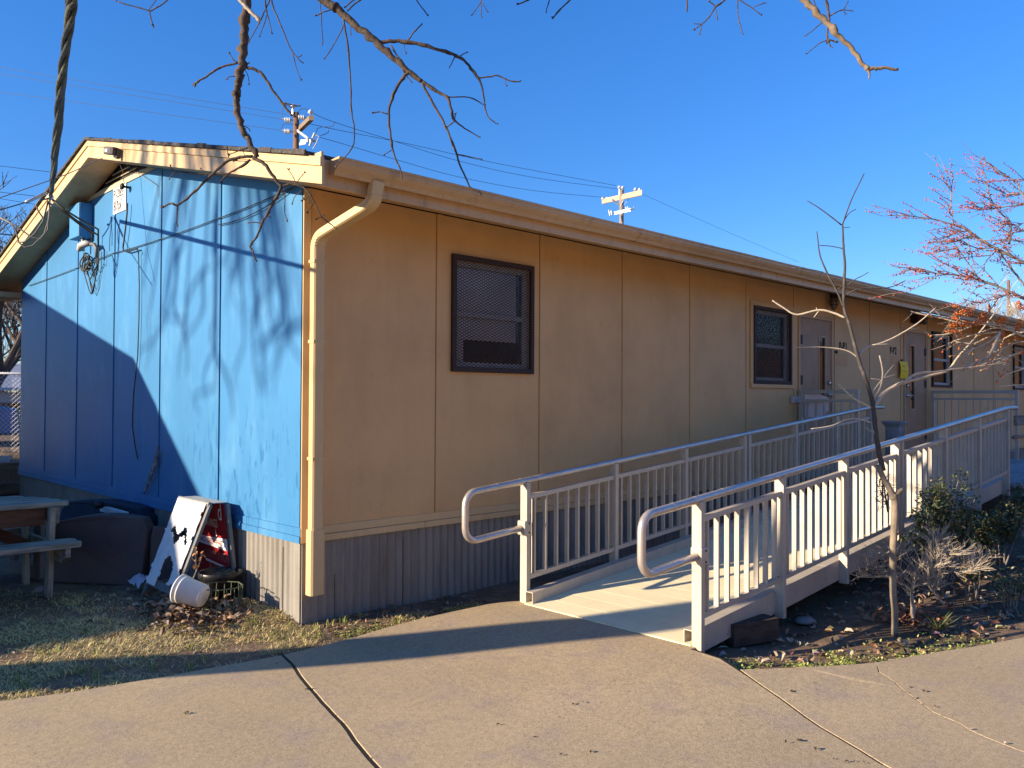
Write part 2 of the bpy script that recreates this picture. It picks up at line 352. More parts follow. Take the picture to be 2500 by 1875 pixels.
P_('concrete_path', jit(edgeM, .004) + [ramp0[0], ramp0[1]] + J2 + J1[::-1], 'wide concrete path slab leading to the ramp', .008)
P_('concrete_path', jit(edgeR, .004) + J3 + J2[::-1][:-3], 'concrete path slab right of the dark joint', .004, .002)
P_('concrete_path', jit(edgeR2, .004) + [(14, -14), (2, -14)] + J3[::-1], 'concrete path slab at the lower right', .001, .0015)
build_ground()
# dirt filling the joints
def strip(name, pts, wd, z):
    mb = MB()
    for a, b in zip(pts[:-1], pts[1:]):
        a = Vector((a[0], a[1], z)); b = Vector((b[0], b[1], z)); nn = Vector((0, 0, 1)).cross((b - a).normalized()) * wd
        mb.quad(a - nn, b - nn, b + nn, a + nn)
    return mb

dirt = M('joint_dirt', (.030, .022, .016), .95, n=[(60, I3, (.07, .05, .035), .55, .7)])
jm1 = MB(); 
for J, wd, dz in ((J1[:-2], .023, .001), (J2[:-2], .014, .001)):
    for a, b in zip(J[:-1], J[1:]):
        a = Vector((a[0], a[1], slabz(*a[:2]) - dz)); b = Vector((b[0], b[1], slabz(*b[:2]) - dz)); d_ = (b - a).normalized(); nn = Vector((0, 0, 1)).cross(d_) * (wd * U(.75, 1.15)); jm1.quad(a - nn - d_ * .01, b - nn + d_ * .01, b + nn + d_ * .01 + Vector((0, 0, -.003)), a + nn - d_ * .01 + Vector((0, 0, -.003)))
jo = kind(jm1.build('joint_dirt', dirt), 'structure', 'dark dirt filling the joints of the concrete path')
# ------------------------------------------------------------------ classroom building
yA = 3.65; SL = .242; LX = 18 * 1.219; WY = 7.23
def zs(y): return 3.11 + SL * (y if y < yA else 2 * yA - y)
bld = thing('classroom_building', 'long portable classroom with a blue gable end and tan side wall', 'building', (0, 0, 0))
# blue gable wall: panels with open seams, battens beside them
seam = [0, 1.307, 2.547, 3.758, 4.922, 6.106, WY]
zv = 3.755
mb = MB()
for a, b in zip(seam[:-1], seam[1:]):
    y0 = a + (.006 if a else 0); y1 = b - .006
    ys = [y0] + [q for q in (yA - (zs(yA) - zv) / SL, yA + (zs(yA) - zv) / SL) if y0 < q < y1] + [y1]
    top = [(0, y, min(zs(y), zv)) for y in ys]
    mb.prism([(0, y1, .665), (0, y0, .665)] + top, (.02, 0, 0))
for q in seam[1:-1]:
    mb.prism([(-.007, q + .008, .668), (-.007, q + .058, .668), (-.007, q + .058, min(zs(q), zv) - .02), (-.007, q + .008, min(zs(q), zv) - .02)], (.0068, 0, 0))
mb.build('gable_wall', bluem, bld)
mb = MB(); mb.prism([(.021, 0.01, .6), (.021, WY, .6), (.021, WY, zs(WY)), (.021, yA, zs(yA)), (.021, .01, zs(0))], (.03, 0, 0)); mb.build('wall_backing', darkgap, bld)
mb = MB(); mb.prism([(-.016, -.004, .556), (-.016, WY, .556), (-.016, WY, .604), (-.016, -.004, .604)], (.03, 0, 0))
mb.prism([(-.010, -.004, .606), (-.010, WY, .606), (-.010, WY, .664), (-.010, -.004, .664)], (.03, 0, 0)); mb.build('gable_skirting_board', bluem, bld)
# louvred vent under the ridge
vent = MB()
h0 = (zs(yA) - 3.76) / SL
def vtri(z0, z1, x, t):
    a = (zs(yA) - z0) / SL; b = max(.02, (zs(yA) - z1) / SL); return [(x, yA - a, z0), (x, yA + a, z0), (x, yA + b, z1), (x, yA - b, z1)], (t, 0, 0)
vent.prism(*vtri(3.756, 3.805, -.012, .03)); vo = vent.build('gable_vent', slat, bld, bevel=.003)
sb = MB()
for zz in (3.835, 3.885, 3.935):
    a = (zs(yA) - zz) / SL - .02
    sb.obox((.03, yA, zz), (0, a, 0), (.030, 0, .022), (.003, 0, -.004))
sb.build('vent_slat', slat, vo)
MB().prism([(.0195, yA - h0 * .8, 3.80), (.0195, yA + h0 * .8, 3.80), (.0195, yA, 3.985)], (.001, 0, 0)).build('vent_backing', black, vo)
# tan side wall
holes = {1: (1.42, 2.30, 1.86, 2.75), 5: (6.28, 7.20, 1.84, 2.72), 6: (7.44, 8.475, .64, 2.755), 9: (11.10, 12.13, .64, 2.775), 10: (12.40, 13.31, 1.87, 2.77), 14: (17.24, 18.12, 1.87, 2.77)}
mb = MB(); Wp = 1.219
for k in range(18):
    x0 = k * Wp + (.004 if k else .0); x1 = (k + 1) * Wp - .004; z0, z1, t = .606, 3.10, .02
    if k in holes:
        a, b, c, d = holes[k]
        mb.box(x0, a, 0, t, z0, z1); mb.box(b, x1, 0, t, z0, z1); mb.box(a, b, 0, t, d, z1)
        if c > z0 + .05: mb.box(a, b, 0, t, z0, c)
    else: mb.box(x0, x1, 0, t, z0, z1)
    if k: mb.box(k * Wp + .006, k * Wp + .058, -.007, -.0002, z0 + .064, z1)
mb.build('side_wall', tan, bld)
mb = MB()
for k in range(1, 18): mb.box(k * Wp - .02, k * Wp + .02, .021, .03, .6, 3.1)
mb.build('seam_backing', darkgap, bld)
mb = MB(); mb.box(.0, LX, -.009, .019, .608, .664) if False else None
x = .06
for L in (1.05, 2.44, 2.44, 2.44, 2.44, 2.44, 2.44, 2.44, 2.44, 1.3): mb.box(x, min(LX, x + L - .004), -.019, .019, .556, .603); x += L
mb.box(.06, LX, -.008, -.0003, .605, .664)
mb.build('side_skirting_board', tan_l, bld, bevel=.002)
mb = MB(); mb.box(-.004, .055, -.012, -.0003, .556, 3.09); mb.box(.0585, .062, -.011, -.0003, .6, 3.09); mb.build('corner_trim', tan_l, bld, bevel=.002)
# corrugated metal skirting
def corrug(along, L, z0, z1, amp=.010, per=.076):
    mb = MB(); n = int(L / (per / 8)); zz = [z0, z0 + .18, z0 + .38, z1]
    for i in range(n + 1):
        q = L * i / n
        for z in zz:
            o = .012 + amp * math.sin(2 * PI * q / per) + .006 * mnoise.noise(Vector((q * 1.6, z * 3, along * 7))) + .012 * sm((.2 - z) / .3) * mnoise.noise(Vector((q * .9, 5, along)))
            if q < .13: o = .012
            zb = z + (U(-.012, .012) if z == z0 else 0)
            mb.v.append((o, q, zb) if along else (q, o, zb))
    m_ = len(zz)
    for i in range(n):
        for j in range(m_ - 1):
            f = (i * m_ + j, (i + 1) * m_ + j, (i + 1) * m_ + j + 1, i * m_ + j + 1); mb.f.append(f[::-1] if along else f)
    return mb
corrug(1, WY, -.06, .556).build('metal_skirting', steel, bld, smooth=True)
corrug(0, LX, -.06, .556).build('metal_skirting', steel, bld, smooth=True)
for q, zt in ((.28, .30), (.9, .50), (2.05, .22)): MB().box(q, q + .004, -.0015, -.0002, -.02, zt).build('skirting_lap', darkgap, bld)
for q in (.24, 1.4): MB().box(-.0035, -.0005, q, q + .007, .0, .5).build('skirting_lap', darkgap, bld)
mb = MB(); mb.box(.04, LX, WY - .04, WY, 0, 3.1); mb.box(LX - .03, LX, .03, WY - .045, 0, 3.05); mb.build('rear_wall', tan, bld)
MB().box(.06, LX - .05, .06, WY - .06, .58, .63).build('floor_frame', darkgap, bld)
# roof
yE = -.60; yF = 2 * yA + .60
rf = MB()
nx = 120
for sgn in (0, 1):
    a = yE if not sgn else yF
    for i in range(nx):
        xa = -.335 + (22.3 + .335) * i / nx; xb = -.335 + (22.3 + .335) * (i + 1) / nx
        w0 = .006 * mnoise.noise(Vector((xa * 2.3, sgn, 0))); w1 = .006 * mnoise.noise(Vector((xb * 2.3, sgn, 0)))
        za = 3.11 + SL * yE + .172; zr = 3.11 + SL * yA + .172
        for t0, flip in ((.030, 0), (0, 1)):
            q = [(xa, a, za + t0 + (w0 if t0 else 0)), (xb, a, za + t0 + (w1 if t0 else 0)), (xb, yA, zr + t0), (xa, yA, zr + t0)]
            rf.add(q, [(0, 1, 2, 3) if (flip == sgn) else (3, 2, 1, 0)])
        rf.add([(xa, a, za), (xb, a, za), (xb, a, za + .03 + w1), (xa, a, za + .03 + w0)], [(0, 1, 2, 3)])
for sgn in (0, 1):   # ragged verge along the gable
    n = 30
    for i in range(n):
        ya = yE - .145 + (yA - yE + .145) * i / n; yb = yE - .145 + (yA - yE + .145) * (i + 1) / n
        f = (lambda y: 3.11 + SL * y + .172); h = .028 + U(-.006, .008)
        if sgn: pa, pb = (2 * yA - ya), (2 * yA - yb)
        else: pa, pb = ya, yb
        if ya >= yE - .02: rf.prism([(-.345 - U(0, .008), pa, f(ya)), (-.345, pb, f(yb)), (-.345, pb, f(yb) + h), (-.345, pa, f(ya) + h)], (.012, 0, 0))
rf.build('roof', shing, bld)
sf = MB()
for sgn in (0, 1):
    Yf = (lambda y: y) if not sgn else (lambda y: 2 * yA - y)
    q = [(-.29, Yf(-.60), zs(-.60) + .001), (-.29, Yf(yA), zs(yA) + .001), (-.001, Yf(yA), zs(yA) + .001), (-.001, Yf(-.60), zs(-.60) + .001)]
    sf.prism(q, (0, 0, .012))
    q = [(.0, Yf(-.60), zs(-.60)), (.0, Yf(-.0005), zs(0)), (22.2, Yf(-.0005), zs(0)), (22.2, Yf(-.60), zs(-.60))]
    sf.prism(q, (0, 0, .012))
sf.box(-.288, -.002, WY + .002, WY + .58, 2.90, 2.97)
sf.build('soffit', soffm, bld)
for sgn, yend in ((0, -.745), (1, -.745)):
    Yf = (lambda y: y) if not sgn else (lambda y: 2 * yA - y)
    mb = MB(); q = [(-.31, Yf(yend), zs(yend)), (-.31, Yf(yA), zs(yA)), (-.31, Yf(yA), zs(yA) + .112), (-.31, Yf(yend), zs(yend) + .112)]
    mb.prism(q, (.02, 0, 0)); r_ = mb.build('rake_fascia', tan_l, bld, bevel=.003)
    mb = MB(); c = 1.95
    for (ya, yb) in ((yend, c - .006), (c, yA)):
        q = [(-.322, Yf(ya), zs(ya) + .114), (-.322, Yf(yb), zs(yb) + .114), (-.322, Yf(yb), zs(yb) + .172), (-.322, Yf(ya), zs(ya) + .172)]
        mb.prism(q, (.03, 0, 0))
    mb.build('drip_board', tan_l, r_, bevel=.002)
    yy = 2.62
    mb = MB(); q = [(-.3112, Yf(yy), zs(yy)), (-.3112, Yf(yy + .004), zs(yy)), (-.3112, Yf(yy + .004), zs(yy) + .11), (-.3112, Yf(yy), zs(yy) + .11)]; mb.prism(q, (.001, 0, 0)); mb.build('fascia_joint', darkgap, r_)
mb = MB(); mb.box(-.27, 22.2, -.62, -.601, 2.955, 3.13); mb.box(-.27, 22.2, yF + .001, yF + .02, 2.955, 3.13); mb.build('eave_fascia', gutm, bld, bevel=.003)
prof = [(-.622, 3.128), (-.622, 3.036), (-.678, 3.026), (-.690, 3.050), (-.715, 3.072), (-.731, 3.098), (-.731, 3.118), (-.740, 3.121), (-.740, 3.134), (-.724, 3.134)]
gm_ = MB(); nseg = 60; xs_ = [-.18 + 22.3 * i / nseg for i in range(nseg + 1)]
for x in xs_:
    dz = .006 * mnoise.noise(Vector((x * .5, 9, 0)))
    for (y, z) in prof: gm_.v.append((x, y + .004 * mnoise.noise(Vector((x * .8, 2, 0))), z + dz))
k = len(prof)
for i in range(nseg):
    for j in range(k): gm_.f.append((i * k + j, i * k + (j + 1) % k, (i + 1) * k + (j + 1) % k, (i + 1) * k + j))
gm_.f.append(tuple(range(k))[::-1]); gm_.f.append(tuple(nseg * k + j for j in range(k)))
gut = gm_.build('gutter', gutm, bld)
mb = MB(); za = 3.11 + SL * yE + .170
mb.add([(-.15, yE, za + .001), (22.2, yE, za + .001), (22.2, -.725, 3.140), (-.15, -.725, 3.140), (-.15, yE, za - .004), (22.2, yE, za - .004), (22.2, -.725, 3.136), (-.15, -.725, 3.136)],
       [(3, 2, 1, 0), (4, 5, 6, 7), (2, 3, 7, 6), (0, 4, 7, 3)]); mb.build('gutter_apron', M('apron_metal', (.17, .12, .085), .5, .2, n=[(3, (.3, 1, 1), (.8,), .45, .7)]), gut)
mb = MB(); mb.box(-.288, -.271, -.70, -.60, 2.99, 3.15); mb.build('fascia_return', tan_l, bld)
for x in (3.0, 6.1, 9.2, 12.3, 15.4):
    mb = MB(); o_ = 0
    for xx in (x, x + .035): mb.v += [(xx, y - (.004 if y < -.63 else 0), z + (.003 if z > 3.1 else -.004)) for (y, z) in prof]
    for j in range(k): mb.f.append((o_ + j, o_ + (j + 1) % k, o_ + k + (j + 1) % k, o_ + k + j))
    mb.build('gutter_joint', gutm, gut)
# downspout
def sweep(path, hw, hd, mat, parent, name, wx=Vector((1, 0, 0)), bevel=.006):
    pts = [Vector(p) for p in path]; mb = MB(); n = len(pts)
    for i in range(n):
        tg = (pts[min(i + 1, n - 1)] - pts[max(i - 1, 0)]).normalized(); a = (wx - tg * wx.dot(tg)).normalized(); b = tg.cross(a)
        c = .25
        for (sx_, sy_) in ((-1, -1 + c), (-1, 1 - c), (-1 + c, 1), (1 - c, 1), (1, 1 - c), (1, -1 + c), (1 - c, -1), (-1 + c, -1)): mb.v.append(tuple(pts[i] + a * hw * sx_ + b * hd * sy_))
    for i in range(n - 1):
        for j in range(8): mb.f.append((i * 8 + j, i * 8 + (j + 1) % 8, (i + 1) * 8 + (j + 1) % 8, (i + 1) * 8 + j))
    mb.f.append(tuple(range(8))[::-1]); mb.f.append(tuple((n - 1) * 8 + j for j in range(8)))
    return mb.build(name, mat, parent)
top = Vector((.158, -.675, 3.045)); e1 = Vector((.15, -.66, 2.905)); e2 = Vector((.067, -.085, 2.735)); bot = Vector((.067, -.085, .60))
def bez(a, b, c, n=7): return [a * (1 - t) ** 2 + b * 2 * t * (1 - t) + c * t * t for t in [i / n for i in range(n + 1)]]
path = [top] + bez(e1 + Vector((0, 0, .06)), e1, e1 + (e2 - e1).normalized() * .09) + bez(e2 + (e1 - e2).normalized() * .09, e2, e2 - Vector((0, 0, .09))) + [bot]
ds = sweep(path, .046, .034, tan_l, bld, 'downspout')
sweep([Vector((.067, -.085, .66)), Vector((.067, -.085, .60)), Vector((.067, -.085, .20))], .056, .043, tan_l, ds, 'downspout_extension')
for z in (2.55, 1.98, 1.15): MB().box(.016, .118, -.1225, -.047, z, z + .022).build('downspout_strap', tan_l, ds)
for pp_ in (path[2:8], path[10:16]):
    mb = MB()
    for q in pp_: mb.obox(q, (.0475, 0, 0), (0, .0, .002), (0, .0355, 0))
    mb.build('elbow_crimp', gutm, ds)

# windows
def window(x0, x1, z0, z1, kindw, trim=False):
    """security screen over a sliding sash; x0..x1,z0..z1 = outside of the screen frame"""
    fw = .042
    t = MB(); y0, y1 = -.034, -.002
    t.box(x0, x1, y0, y1, z0, z0 + fw); t.box(x0, x1, y0, y1, z1 - fw, z1); t.box(x0, x0 + fw, y0, y1, z0 + fw, z1 - fw); t.box(x1 - fw, x1, y0, y1, z0 + fw, z1 - fw)
    wo = t.build('window', frame, bld, bevel=.004)
    a, b, c, d = x0 + .04, x1 - .04, z0 + .04, z1 - .04
    s = MB(); s.box(a, b, .0215, .062, c, c + .045); s.box(a, b, .0215, .062, d - .05, d); s.box(a, a + .04, .0215, .062, c + .045, d - .05); s.box(b - .06, b, .0215, .062, c + .045, d - .05)
    zm = (c + d) / 2 + .0; s.box(a + .04, b - .06, .018, .06, zm - .022, zm + .022); s.build('sash', sash, wo, bevel=.003)
    MB().box(a + .03, b - .05, .041, .044, c + .03, d - .04).build('pane', gm, wo)
    bk = MB(); bk.box(a - .03, b + .03, .30, .31, c - .03, d + .03); bk.box(a - .03, b + .03, .064, .30, c - .04, c - .03); bk.box(a - .03, b + .03, .064, .30, d + .03, d + .04); bk.box(a - .04, a - .03, .064, .30, c, d); bk.box(b + .03, b + .04, .064, .30, c, d); bk.build('recess', darkgap, wo)
    bl = MB()
    if kindw == 0: bl.box(a + .09, b - .10, .066, .070, c + .24, d - .03); bl.box(a, a + .09, .08, .1, c + .3, c + .36); bl.box(a + .10, a + .18, .09, .10, c + .03, c + .24)
    elif kindw == 1:
        for i in range(9): bl.obox((a + (b - a) / 2, .10, zm + .05 + i * .05), ((b - a) / 2 - .02, 0, 0), (0, .012, .012), (0, .001, -.001))
    else: bl.box(a + .02, b - .02, .12, .124, c + .5, d)
    bl.build('window_blind', blind if kindw != 1 else tan_l, wo)
    if kindw == 2: return wo
    # expanded metal
    g_ = MB(); X0, X1, Z0, Z1 = x0 + fw - .004, x1 - fw + .004, z0 + fw - .004, z1 - fw + .004; m_ = .46
    pit = .0245 if kindw == 0 else .030; st = .0028
    for sg in (1, -1):
        lo = Z0 - (m_ * (X1 - X0) if sg > 0 else 0); hi = Z1 + (0 if sg > 0 else m_ * (X1 - X0)); q = lo
        while q < hi:
            # z = q + sg*m*(x-X0)
            xa, xb = X0, X1; za_, zb_ = q, q + sg * m_ * (X1 - X0)
            pts = []
            for (xx, zz) in ((xa, za_), (xb, zb_)): pts.append([xx, zz])
            if sg > 0:
                if za_ < Z0: pts[0] = [X0 + (Z0 - q) / m_, Z0]
                if zb_ > Z1: pts[1] = [X0 + (Z1 - q) / m_, Z1]
            else:
                if za_ > Z1: pts[0] = [X0 + (q - Z1) / m_, Z1]
                if zb_ < Z0: pts[1] = [X0 + (q - Z0) / m_, Z0]
            if pts[1][0] - pts[0][0] > .004:
                yy = -.018 + sg * .0012
                g_.bar((pts[0][0], yy, pts[0][1]), (pts[1][0], yy, pts[1][1]), (0, .0012, 0), (0, 0, st))
            q += pit
    g_.build('mesh_screen', frame, wo)
    if trim:
        tr_ = MB(); e = .06
        tr_.box(x0 - e, x1 + e, -.022, -.0004, z1 + .003, z1 + e); tr_.box(x0 - e, x1 + e, -.03, -.0004, z0 - e + .01, z0 - .003); tr_.box(x0 - e, x0 - .003, -.022, -.0004, z0 - .002, z1 + .002); tr_.box(x1 + .003, x1 + e, -.022, -.0004, z0 - .002, z1 + .002)
        tr_.build('window_trim', tan, wo, bevel=.003)
    return wo
window(1.376, 2.343, 1.814, 2.794, 0)['label'] = 'window with a fine diamond mesh screen nearest the gable'
window(6.25, 7.227, 1.79, 2.76, 1, True)['label'] = 'tan-trimmed window with mesh screen beside the first door'
window(12.36, 13.35, 1.826, 2.806, 2)['label'] = 'window beside the second door without a mesh screen'
window(17.20, 18.16, 1.83, 2.81, 2)['label'] = 'window farthest along the side wall'
# doors
def door(x0, x1, z1, hinge_left, gx0, gx1, gz0, gz1, lab):
    z0 = .665; t = MB(); e = .05
    t.box(x0, x0 + e, -.018, .05, z0, z1); t.box(x1 - e, x1, -.018, .05, z0, z1); t.box(x0 + e, x1 - e, -.018, .05, z1 - e, z1); t.box(x0 + e, x1 - e, -.02, .05, z0, z0 + .02)
    fo = t.build('door', doorm, bld, bevel=.003); fo['label'] = lab
    a, b, c, d = x0 + e + .004, x1 - e - .004, z0 + .026, z1 - e - .004; y0, y1 = -.004, .04
    s = MB(); s.box(a, gx0, y0, y1, c, d); s.box(gx1, b, y0, y1, c, d); s.box(gx0, gx1, y0, y1, gz1, d); s.box(gx0, gx1, y0, y1, c, gz0); so_ = s.build('door_leaf', leafd, fo)
    s = MB(); r = .022; s.box(gx0 - r, gx0, y0 - .006, y0 - .0003, gz0 - r, gz1 + r); s.box(gx1, gx1 + r, y0 - .006, y0 - .0003, gz0 - r, gz1 + r); s.box(gx0, gx1, y0 - .006, y0 - .0003, gz1, gz1 + r); s.box(gx0, gx1, y0 - .006, y0 - .0003, gz0 - r, gz0); s.build('glass_trim', doorm, fo)
    MB().box(gx0, gx1, .012, .016, gz0, gz1).build('door_glass', glassd, fo)
    hx = a - .012 if hinge_left else b - .05
    for z in (c + .24, (c + d) / 2 + .1, d - .36): MB().box(hx, hx + .062, -.0195, -.006, z, z + .125).build('hinge', black, fo)
    lx = b - .075 if hinge_left else a + .075; zl = c + .98; sd = -1 if hinge_left else 1
    h = MB(); h.lathe((lx, -.005, zl), [(.032, 0), (.032, .02), (.012, .02), (.012, .06)], 14, (0, -1, 0)); h.tube([(lx, -.06, zl), (lx + sd * .03, -.064, zl), (lx + sd * .13, -.06, zl - .004)], .009, 8)
    h.lathe((lx, -.005, zl + .16), [(.028, 0), (.026, .025), (.012, .03)], 14, (0, -1, 0)); h.build('door_handle', chrome, fo, smooth=True)
    return fo
door(7.44, 8.475, 2.755, True, 8.06, 8.24, 1.56, 2.46, 'first door with hinges on its left and a tall glass slit')
door(11.10, 12.13, 2.775, False, 11.37, 11.56, 1.45, 2.50, 'second door with hinges on its right')
for (a, b, c, d) in ((8.608, 8.974, 2.076, 2.262), (10.564, 10.898, 2.07, 2.30)): MB().box(a, b, -.0025, -.0003, c, d).build('painted_over_plate', M('plate_paint', (.60, .33, .14), .6), bld)
text_mesh('painted_number', 'P-B1', .155, (8.69, -.003, 2.318), (1, 0, 0), (0, 0, 1), ink2, bld, bold=.006, sx=.92)
text_mesh('painted_number', 'P-B2', .155, (10.535, -.003, 2.338), (1, 0, 0), (0, 0, 1), ink2, bld, bold=.006, sx=.92)
# ------------------------------------------------------------------ fixtures on the gable
t = thing('number_sign', 'white plate reading P-285 87pf under the gable vent', 'sign', (-.01, 3.63, 3.63))
MB().prism([(-.010, 3.455, 3.487), (-.010, 3.81, 3.487), (-.010, 3.81, 3.752), (-.010, 3.455, 3.752)], (.004, 0, 0)).build('sign_plate', signw, t)
text_mesh('sign_lettering', 'P-285', .135, (-.0125, 3.80, 3.643), (0, -1, 0), (0, 0, 1), ink, t, sx=.90)
text_mesh('sign_lettering', '87pf', .135, (-.0125, 3.79, 3.52), (0, -1, 0), (0, 0, 1), ink, t, sx=.95)
MB().prism([(-.0125, 3.48, 3.624), (-.0125, 3.79, 3.624), (-.0125, 3.79, 3.630), (-.0125, 3.48, 3.630)], (.001, 0, 0)).build('sign_rule', ink, t)
t = thing('electrical_box', 'blue painted electrical box high on the gable wall left of the white sign', 'electrical box', (-.07, 4.63, 3.5))
MB().box(-.135, -.001, 4.46, 4.79, 3.335, 3.71).build('box_body', boxblue, t, bevel=.006)
MB().box(-.142, -.1365, 4.465, 4.785, 3.34, 3.705).build('box_cover', boxblue, t, bevel=.004)
MB().cyl((-.07, 4.55, 3.335), (-.07, 4.55, 3.19), .02, 10).build('conduit', galv, t, smooth=True)
t = thing('weatherhead', 'grey weatherhead fitting with a curved hood below the blue electrical box', 'weatherhead', (-.1, 4.3, 3.2))
mb = MB(); mb.tube([(-.16, 4.40, 3.17), (-.15, 4.36, 3.215), (-.12, 4.30, 3.235), (-.10, 4.22, 3.225)], [.024, .038, .036, .024], 12); mb.build('hood', M('weatherhead_grey', (.42, .41, .39), .55), t, smooth=True)
mb = MB(); mb.tube([(-.10, 4.24, 3.225), (-.08, 4.16, 3.215), (-.07, 4.11, 3.17), (-.07, 4.11, 3.07)], [.021, .02, .019, .018], 10); mb.build('elbow', cableg, t, smooth=True)
t = thing('cable_coil', 'black coil of spare cable with loose loops hanging on the blue gable', 'cable', (-.06, 4.4, 3.05))
def ring(c, ry, rz, n=26, ph=0, x=-.05, tl=0): return [(x + .012 * math.sin(3 * a + ph), c[0] + ry * math.cos(a + ph), c[1] + rz * math.sin(a + ph) + tl * math.cos(a)) for a in [2 * PI * i / n for i in range(n + 1)]]
mb = MB()
for i in range(5): mb.tube(ring((4.40 + U(-.01, .01), 3.045 + U(-.012, .012)), .075 + .009 * i, .068 + .008 * i, ph=i, x=-.05 - .012 * i), .0075, 6)
mb.build('coil', cable, t, smooth=True)
mb = MB()
for (ya, yb, zb, x) in ((4.52, 4.14, 2.70, -.05), (4.47, 4.18, 2.76, -.035), (4.56, 4.10, 2.86, -.06), (4.42, 4.20, 2.70, -.04), (4.44, 4.04, 2.95, -.07)):
    mb.tube([(x, ya, 3.12), (x - .02, ya + .01, 2.98), (x, (ya * .7 + yb * .3), zb + .06), (x, (ya + yb) / 2, zb), (x, ya * .25 + yb * .75, zb + .08), (x, yb, 3.0), (x, yb, 3.16)], .0055, 6)
mb.build('hanging_loop', cable, t, smooth=True)
t = thing('wall_cable', 'thin dark cable running level across the blue panels', 'cable', (-.02, 3, 3.06))
def sag(a, b, s, n=14): a = Vector(a); b = Vector(b); return [a.lerp(b, i / n) - Vector((0, 0, s * 4 * (i / n) * (1 - i / n))) for i in range(n + 1)]
p_ = sag((-.016, 6.85, 3.03), (-.016, 3.79, 3.08), .01) + sag((-.016, 3.79, 3.08), (-.016, 1.30, 3.075), .016)[1:] + sag((-.016, 1.3, 3.075), (-.016, .05, 3.125), .01)[1:]
MB().tube(p_, .0045, 6).build('cable_run', cable, t, smooth=True)
tag(MB().tube(sag((-.02, 1.32, 3.02), (-.02, .12, 3.115), .05) , .0042, 6).build('slack_cable', cable), 'second cable sagging below the level one near the tan corner', 'cable')
p_ = [atX(*q, -.022) for q in ((338, 618), (340, 700), (339, 780), (336, 870), (326, 965), (323, 1040), (330, 1090), (336, 1120))]
tag(MB().tube(p_, .0055, 6).build('dangling_cable', cable), 'loose dark cable dangling down the middle of the blue gable', 'cable')
p_ = [atX(*q, -.035) for q in ((311, 496), (310, 520), (306, 560), (300, 605), (302, 612), (310, 615), (335, 607), (338, 618))]
tag(MB().tube(p_, .008, 6).build('tied_cable', cable), 'dark cable hanging from the lower right corner of the white sign', 'cable')
q = [atX(*a, -.05) for a in ((385, 1090), (387, 1090), (382, 1125), (369, 1165), (352, 1206), (348, 1207), (363, 1162), (376, 1122))]
mb = MB(); mb.prism(q, (.012, 0, 0)); tag(mb.build('torn_trim_strip', M('torn_strip', (.11, .10, .09), .8, n=[(30, I3, (.3, .27, .24), .5, .6)])), 'torn grey trim strip peeling from the blue gable', 'trim strip')
t = thing('floodlight', 'small weathered light fitting fixed to the pale gable fascia', 'light', (-.35, 2.83, 3.87))
mb = MB(); mb.obox((-.365, 2.83, 3.875), (.03, 0, 0), (0, .12, .028), (0, -.007, .035)); mb.build('housing', M('weathered_grey', (.07, .058, .052), .6, .2), t, bevel=.01)
mb = MB(); mb.obox((-.398, 2.86, 3.88), (.003, 0, 0), (0, .035, .008), (0, -.003, .014)); mb.build('lens', porc, t)
mb = MB(); mb.obox((-.345, 2.72, 3.83), (.014, 0, 0), (0, .02, .004), (0, -.007, .045)); mb.build('bracket', M('weathered_grey', (0, 0, 0)), t)
mb = MB(); mb.lathe((-.0, 3.39, 3.70), [(.012, 0), (.012, .05), (.028, .055), (.034, .07), (.02, .085)], 12, (-1, 0, 0)); tag(mb.build('wall_stud', black, None, True), 'small round black knob right of the white number sign', 'knob')
# service cable bundle: its shadow on the gable fixes where it hangs
W1 = Vector((0, 3.372, 3.332)); W2 = Vector((0, 0, 2.526)); nn = (W2 - W1).cross(SUN)
def cab(x, y):
    d = ray(x, y); tt = (W1 - CAM).dot(nn) / d.dot(nn); return CAM + d * tt, tt
cp = [(175, -12, 30), (173, 19, 29), (166, 75, 26), (158, 132, 24), (151, 188, 23), (145, 245, 21), (143, 301, 20), (136, 358, 18), (132, 414, 15), (126, 463, 12), (123, 482, 9)]
bp = []; br = []
for (x, y, wd) in cp:
    p, tt = cab(x, y)
    if tt < 1.2 or tt > 12: p = atD(x, y, 6.5); tt = 6.5
    bp.append(p); br.append(wd * tt / FPX / 2)
print('CABLE', [tuple(round(c, 2) for c in p) for p in bp])
ext = bp[0] + (bp[0] - bp[1]).normalized() * 4; bp = [ext] + bp; br = [br[0]] + br
t = thing('service_cable_bundle', 'thick twisted bundle of dark cables dropping to the gable fascia', 'cable bundle', bp[-1])
fine = []; fr_ = []
for i in range(len(bp) - 1):
    for k in range(8): fine.append(bp[i].lerp(bp[i + 1], k / 8)); fr_.append(br[i] + (br[i + 1] - br[i]) * k / 8)
for sidx in range(6):
    pts = []; u_ = Vector((0, 1, 0))
    for i, (p, r) in enumerate(zip(fine, fr_)):
        tg = (fine[min(i + 1, len(fine) - 1)] - fine[max(i - 1, 0)]).normalized(); a = tg.orthogonal().normalized(); b = tg.cross(a); ang = sidx * PI / 3 + i * .16 + .5 * math.sin(i * .07 + sidx)
        pts.append(p + (a * math.cos(ang) + b * math.sin(ang)) * r * (.55 + .15 * math.sin(i * .21 + sidx * 2)))
    MB().tube(pts, [max(.004, q * .42) for q in fr_], 6).build('cable_strand', cable if sidx % 3 else M('cable_mossy', (.075, .085, .06), .7, n=[(25, I3, (.02, .022, .02), .45, .6)]), t, smooth=True)
hook = bp[-1]
mb = MB(); mb.tube([hook, hook + Vector((0, .06, -.05)), (-.345, hook.y + .05, hook.z - .1)], .012, 8); mb.lathe(hook, [(.0, -.03), (.03, -.02), (.03, .02), (0, .03)], 12); mb.build('eye_hook', galv, t, smooth=True)
mb = MB()
